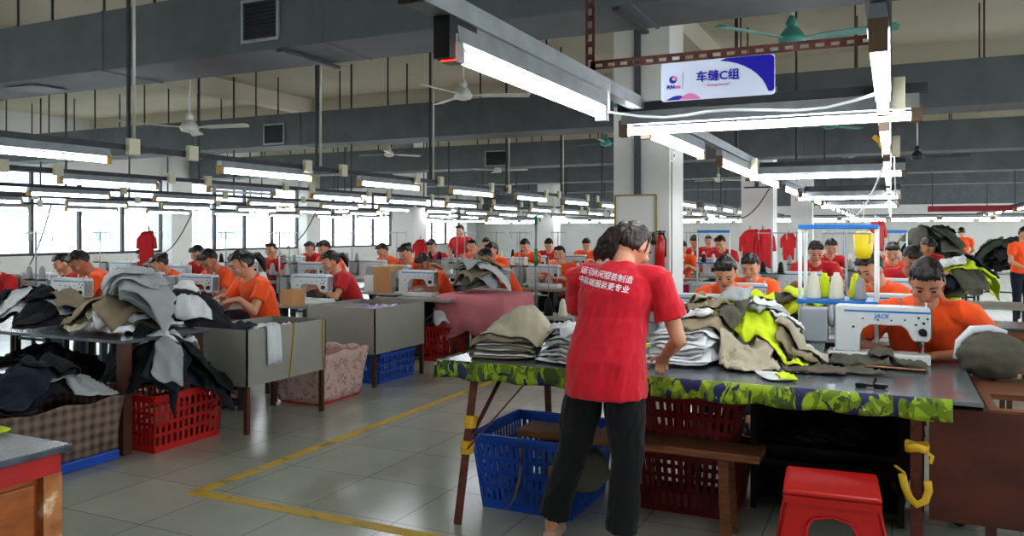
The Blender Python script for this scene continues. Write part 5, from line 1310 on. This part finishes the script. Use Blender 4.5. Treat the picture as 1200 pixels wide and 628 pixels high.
def heap(cx, cy, z, w, l, h, cols, n, where, s=.4, seed=0, amp=.04, st=.025):
    H = Heap(cx-w, cx+w, cy-l, cy+l, lambda x, y: z+(h*math.exp(-((x-cx)/(w*.5))**2-((y-cy)/(l*.5))**2)), .03, st)
    for k in range(n):
        m = cols[k % len(cols)]
        H.drop('garment', F[m], cx+rnd.uniform(-w*.4, w*.4), cy+rnd.uniform(-l*.4, l*.4), s*rnd.uniform(.7, 1.1), s*rnd.uniform(.6, .9), rnd.uniform(0, 3), {'khaki': 'khaki', 'beige': 'beige', 'brown': 'grey brown', 'white': 'white', 'grey': 'light grey', 'olive': 'olive', 'lime': 'lime', 'black': 'black', 'navyf': 'dark blue', 'dgreen': 'dark green', 'pink': 'pink'}[m]+' garment '+where, 'garment', m+' '+where, amp=amp)
heap(-4.6, 8.7, .815, .45, .4, .14, ['olive', 'white', 'olive', 'grey', 'khaki'], 10, 'heaped on the pink cloth table')
heap(-4.95, 8.45, .42, .25, .3, .06, ['olive', 'white', 'navyf', 'olive'], 6, 'on the red crate past the second grey bin', .32)
heap(*at(130, 10.4), .77, .4, .3, .1, ['black', 'navyf', 'white'], 5, 'on a machine table behind the left cutting table', .35)
# far right aisle: lime garments, dark piles, more tables
table('table beneath the lime garments right of the nearest sewing man', .15, 1.25, 9.3, 10.1, .80, m_stb)
heap(.68, 9.6, .81, .5, .38, .2, ['lime', 'olive', 'lime', 'white', 'navyf', 'lime', 'lime'], 12, 'in the bright pile behind the nearest sewing man', .42)
ct = thing('wooden_cabinet', 'brown sided machine table with a grey top in the right aisle', 'cabinet', (1.25, 7.9, 0))
MB().bb(-.45, .5, -.3, .3, .745, .77).build('top', m_blacktop, ct, bevel=.004); MB().bb(-.4, .45, -.27, -.25, .4, .745).bb(-.4, -.38, -.25, .27, .4, .745).build('side_panel', m_wood, ct)
for x_ in (-.38, .43):
    for y_ in (-.22, .25): MB().bb(x_-.02, x_+.02, y_-.02, y_+.02, 0, .745 if y_ > 0 else .4).build('leg', m_brownleg, ct)
for cx, cy, w, l, z0, hh, lab in ((.75, 17.8, 1.3, 1.0, .80, .30, 'in the tall dark green pile far down the right aisle'), (2.3, 19.6, 1.6, 1.0, .7, .22, 'in the long dark pile beside the standing worker'), (3.4, 15.5, .9, 1.0, .75, .15, 'in the dark pile near the far right worker')):
    table('table holding garments '+lab, cx-w*.6, cx+w*.6, cy-l*.45, cy+l*.45, z0, m_stb)
    heap(cx, cy, z0+.005, w*.75, l*.6, hh, ['dgreen', 'olive', 'dgreen', 'dgreen', 'black'], 30, lab, .5, amp=.05, st=.03)
# fabric on right machine tables
heap(-1.0, 5.85, .77, .45, .25, .12, ['beige', 'lime', 'khaki', 'white'], 7, 'between the big heap and the woman in orange', .36)
heap(-.72, 7.0, .77, .35, .3, .12, ['lime', 'olive', 'lime'], 6, 'beside the woman in orange with a fringe', .36)
table('sewing table carrying lime cloth beside the women in orange', -1.1, -.35, 6.7, 7.4, .765, m_stb)
# tall thread frames with blue bars in the distance
def frame(px, d, w, lab, col=m_skyblue):
    x, y = at(px, d); t = thing('thread_rack', lab, 'rack', (x, y, .76))
    for a in (-w/2, w/2): MB().tube([(a, 0, 0), (a, 0, .8)], .012, 8).build('post', m_white, t, True)
    MB().bb(-w/2, w/2, -.02, .02, .78, .82).build('top_bar', col, t); MB().bb(-w/2, w/2, -.08, .08, .3, .32).build('tray', col, t)
    for j in range(3):
        cone(x-w/2+.1+j*(w-.2)/2, y, .76+.321, m_cones[(j+int(px)) % 4], ['leftmost', 'middle', 'rightmost'][j]+' cone on the '+lab, None)
frame(836, 12.5, .5, 'far blue topped rack left of the second pillar')
frame(1040, 11.5, .5, 'blue topped rack beyond the hanging yellow bag')
for px, d in ((836, 12.5), (1040, 11.5)):
    x, y = at(px, d); table('sewing table under the '+('far blue topped rack' if px < 900 else 'blue topped rack past the yellow bag'), x-.45, x+.45, y-.3, y+.3, .76, m_stb)
# magenta boxes, bottles
x, y = at(806, 12.6); o = MB().bb(-.25, .25, -.2, .2, 0, .75).build('fabric_box', mat('magenta cloth', (168, 32, 84), .8), None, bevel=.02, loc=(x, y, 0)); tag(o, 'magenta cloth covered box right of the nearest pillar', 'box')
# green rod stand with brass tinsel
x, y = at(628, 8.3); gr = thing('thread_stand', 'tall silver rod wrapped with green tape left of the woman in red', 'thread stand', (x, y, .70))
MB().tube([(0, 0, 0), (0, 0, 1.0)], .013, 10).build('pole', m_galv, gr, True)
MB().tube([(0, 0, .93), (0, 0, 1.02)], .02, 8).tube([(0, 0, .5), (0, 0, .68)], .019, 8).tube([(0, 0, 1.0), (.03, 0, 1.04), (.05, 0, .96)], .01, 8).tube([(0, 0, .62), (.05, 0, .6), (.02, 0, .52)], .01, 8).build('green_tape', m_greenpl, gr, True)
MB().tube([(0, .0, .2), (.14, .0, .2)], .008, 8).tube([(.14, 0, .1), (.14, 0, .6)], .006, 8).build('side_arm', m_galv, gr, True)
table('small table holding the green taped rod and thread cones', x-.12, x+.5, y-.25, y+.25, .70, m_greybin, m_galv)
for j in range(2): cone(x+.16+j*.16, y-.05, .70, m_cones[0 if j == 0 else 1], ['black cone standing beside the green taped rod', 'cream cone right of the green taped rod'][j], None, 1.3)
tin = MB(); rr = random.Random(5)
for q in range(26): a = rr.uniform(0, 6.28); r_ = rr.uniform(.02, .055); tin.tube([(x+r_*math.cos(a+j*.8)*(1+.2*math.sin(j*q)), y-.27+r_*math.sin(a+j)*.5, .69-j*.035) for j in range(9)], .004, 4)
o = tin.build('tinsel_bundle', mat('brass tinsel', (176, 156, 84), .35, .6), None); recentre(o); tag(o, 'brassy tinsel strands hanging from the small table with the green rod', 'trimmings')
# fire extinguisher on the pillar
fe = thing('fire_extinguisher', 'red fire extinguisher hanging on the nearest white pillar', 'fire extinguisher', (-2.23, 8.38, 1.17))
MB().lathe([(.03, 0), (.055, .01), (.055, .27), (.04, .31), (.018, .33), (.018, .36)], n=16).build('cylinder', m_redpl, fe, True)
MB().bb(-.02, .05, -.012, .012, .355, .375).bb(-.03, .06, -.01, .01, .38, .392).tube([(.0, 0, .36), (0, 0, .4)], .012, 8).build('valve', m_black, fe)
MB().tube([(.03, -.01, .37), (.075, -.03, .3), (.07, -.03, .12)], .009, 8).build('hose', m_black, fe, True)
# red garments hung on stands
def hung(px, py, d, h, m, lab):
    q = P(px, py, d); t = thing('hanging_garment', lab, 'garment', q)
    W_ = h*.27; a = [(.03, -.01), (W_*.6, -.05), (W_, -.16*h-.04), (W_*1.15, -h*.55), (W_*.82, -h*.57), (W_*.68, -h*.28), (W_*.74, -h*.75), (W_*.66, -h)]
    poly = a+[(.02, -h*.93), (-.04, -h*1.0)]+[(-x_*(.96 if j % 2 else 1.05), z_) for j, (x_, z_) in reversed(list(enumerate(a)))]
    M_ = MB().prism(poly, 'y', -.03, .03); c_ = M_.build('cloth', m, t, False, bevel=.02); t.rotation_euler = (0, 0, YAW)
    MB().tube([(0, 0, .0), (0, 0, .03), (.02, 0, .045), (.03, 0, .02)], .005, 6).build('hook', m_galv, t)
    p = MB().tube([(0, .06, -q.z), (0, .06, .06)], .011, 8).build('pole', m_galv, t, True)
hung(172, 270, 11, .45, m_darkred, 'red garment hanging on a pole before the left windows')
hung(880, 268, 15.0, .75, m_darkred, 'red garment hanging left on the face of the second pillar')
hung(895, 268, 15.0, .75, m_darkred, 'red garment hanging right on the face of the second pillar')
hung(924, 272, 20, .7, m_darkred, 'red garment hanging far back beside the third pillar')
hung(492, 280, 16, .5, m_darkred, 'red and yellow garment hanging beneath the far left pillar')
hung(1028, 258, 9, .35, m_redpl, 'red tag cloth hanging from a cord right of the yellow bag')
# loose cables from the rails
def cable(pts, lab, m=m_black, r=.006): o = MB().tube(pts, r, 6).build('cable', m, None, True); recentre(o); tag(o, lab, 'cable')
def sag(a, b, s): a, b = Vector(a), Vector(b); return [a.lerp(b, k/10)-Vector((0, 0, s*math.sin(math.pi*k/10))) for k in range(11)]
cable(sag(P(1036, 195, 5.9), P(993, 255, 9.0), .12), 'white flex drooping from the right rail to the racks', m_white, .008)
cable(sag(P(1048, 180, 5.9), P(1050, 240, 6.6), .05), 'short white flex coiled under the right rail', m_white, .006)
cable(sag(P(905, 215, 9.3), P(862, 258, 9.5), .1), 'dark flex hanging in front of the second pillar')
cable(sag(P(225, 250, 9.0), P(185, 300, 9.2), .1), 'dark flex dropping from the lamps before the left windows')
cable(sag(P(372, 245, 9.5), P(335, 290, 10), .1), 'dark flex dropping towards the woman holding black cloth')
cable(sag(P(60, 240, 8.5), P(35, 310, 8.6), .06), 'dark flex hanging before the leftmost window')
o = MB().tube([P(1024, 160, 5.8), P(1031, 166, 5.8), P(1034, 172, 5.8)], .02, 8).build('yellow_tag', m_yellow, None); tag(o, 'yellow plastic tie on the right rail', 'tie'); recentre(o)
bnr = MB().bb(-1.1, 1.1, -.01, .01, .1, .24).build('red_banner', mat('faded red banner', (150, 44, 54), .7), None, loc=(1.9, 22.2, 1.95)); tag(bnr, 'faded red banner hanging far down the right side', 'banner')
for a in (-1.0, 1.0): MB().bb(a-.01, a+.01, -.01, .01, .24, CEIL-1.95).build('banner_cord', m_dsteel, bnr)

for ob_ in (mach0, ts0, st0):
    for ch in list(ob_.children): bpy.data.objects.remove(ch)
    bpy.data.objects.remove(ob_)

# ================================================================== camera, sky, colour
cam = bpy.data.cameras.new('camera'); cam.lens = 36*940/1200; cam.sensor_width = 36; cam.shift_y = -42/1200
co = bpy.data.objects.new('camera', cam); COL.objects.link(co); co.location = (0, 0, EYE); co.rotation_euler = (R(90), 0, YAW)
cam.clip_start = .05; cam.clip_end = 200
sc = bpy.context.scene; sc.camera = co
w = bpy.data.worlds.new('sky'); sc.world = w; w.use_nodes = True
bg = w.node_tree.nodes['Background']; bg.inputs['Color'].default_value = (.93, .96, 1, 1); bg.inputs['Strength'].default_value = 3.2
sc.view_settings.view_transform = 'Standard'; sc.view_settings.look = 'Medium High Contrast'; sc.view_settings.exposure = EXPO; sc.view_settings.gamma = 1.0
sc.cycles.use_denoising = True; sc.cycles.max_bounces = 7; sc.cycles.diffuse_bounces = 4; sc.cycles.glossy_bounces = 3; sc.cycles.sample_clamp_indirect = 5
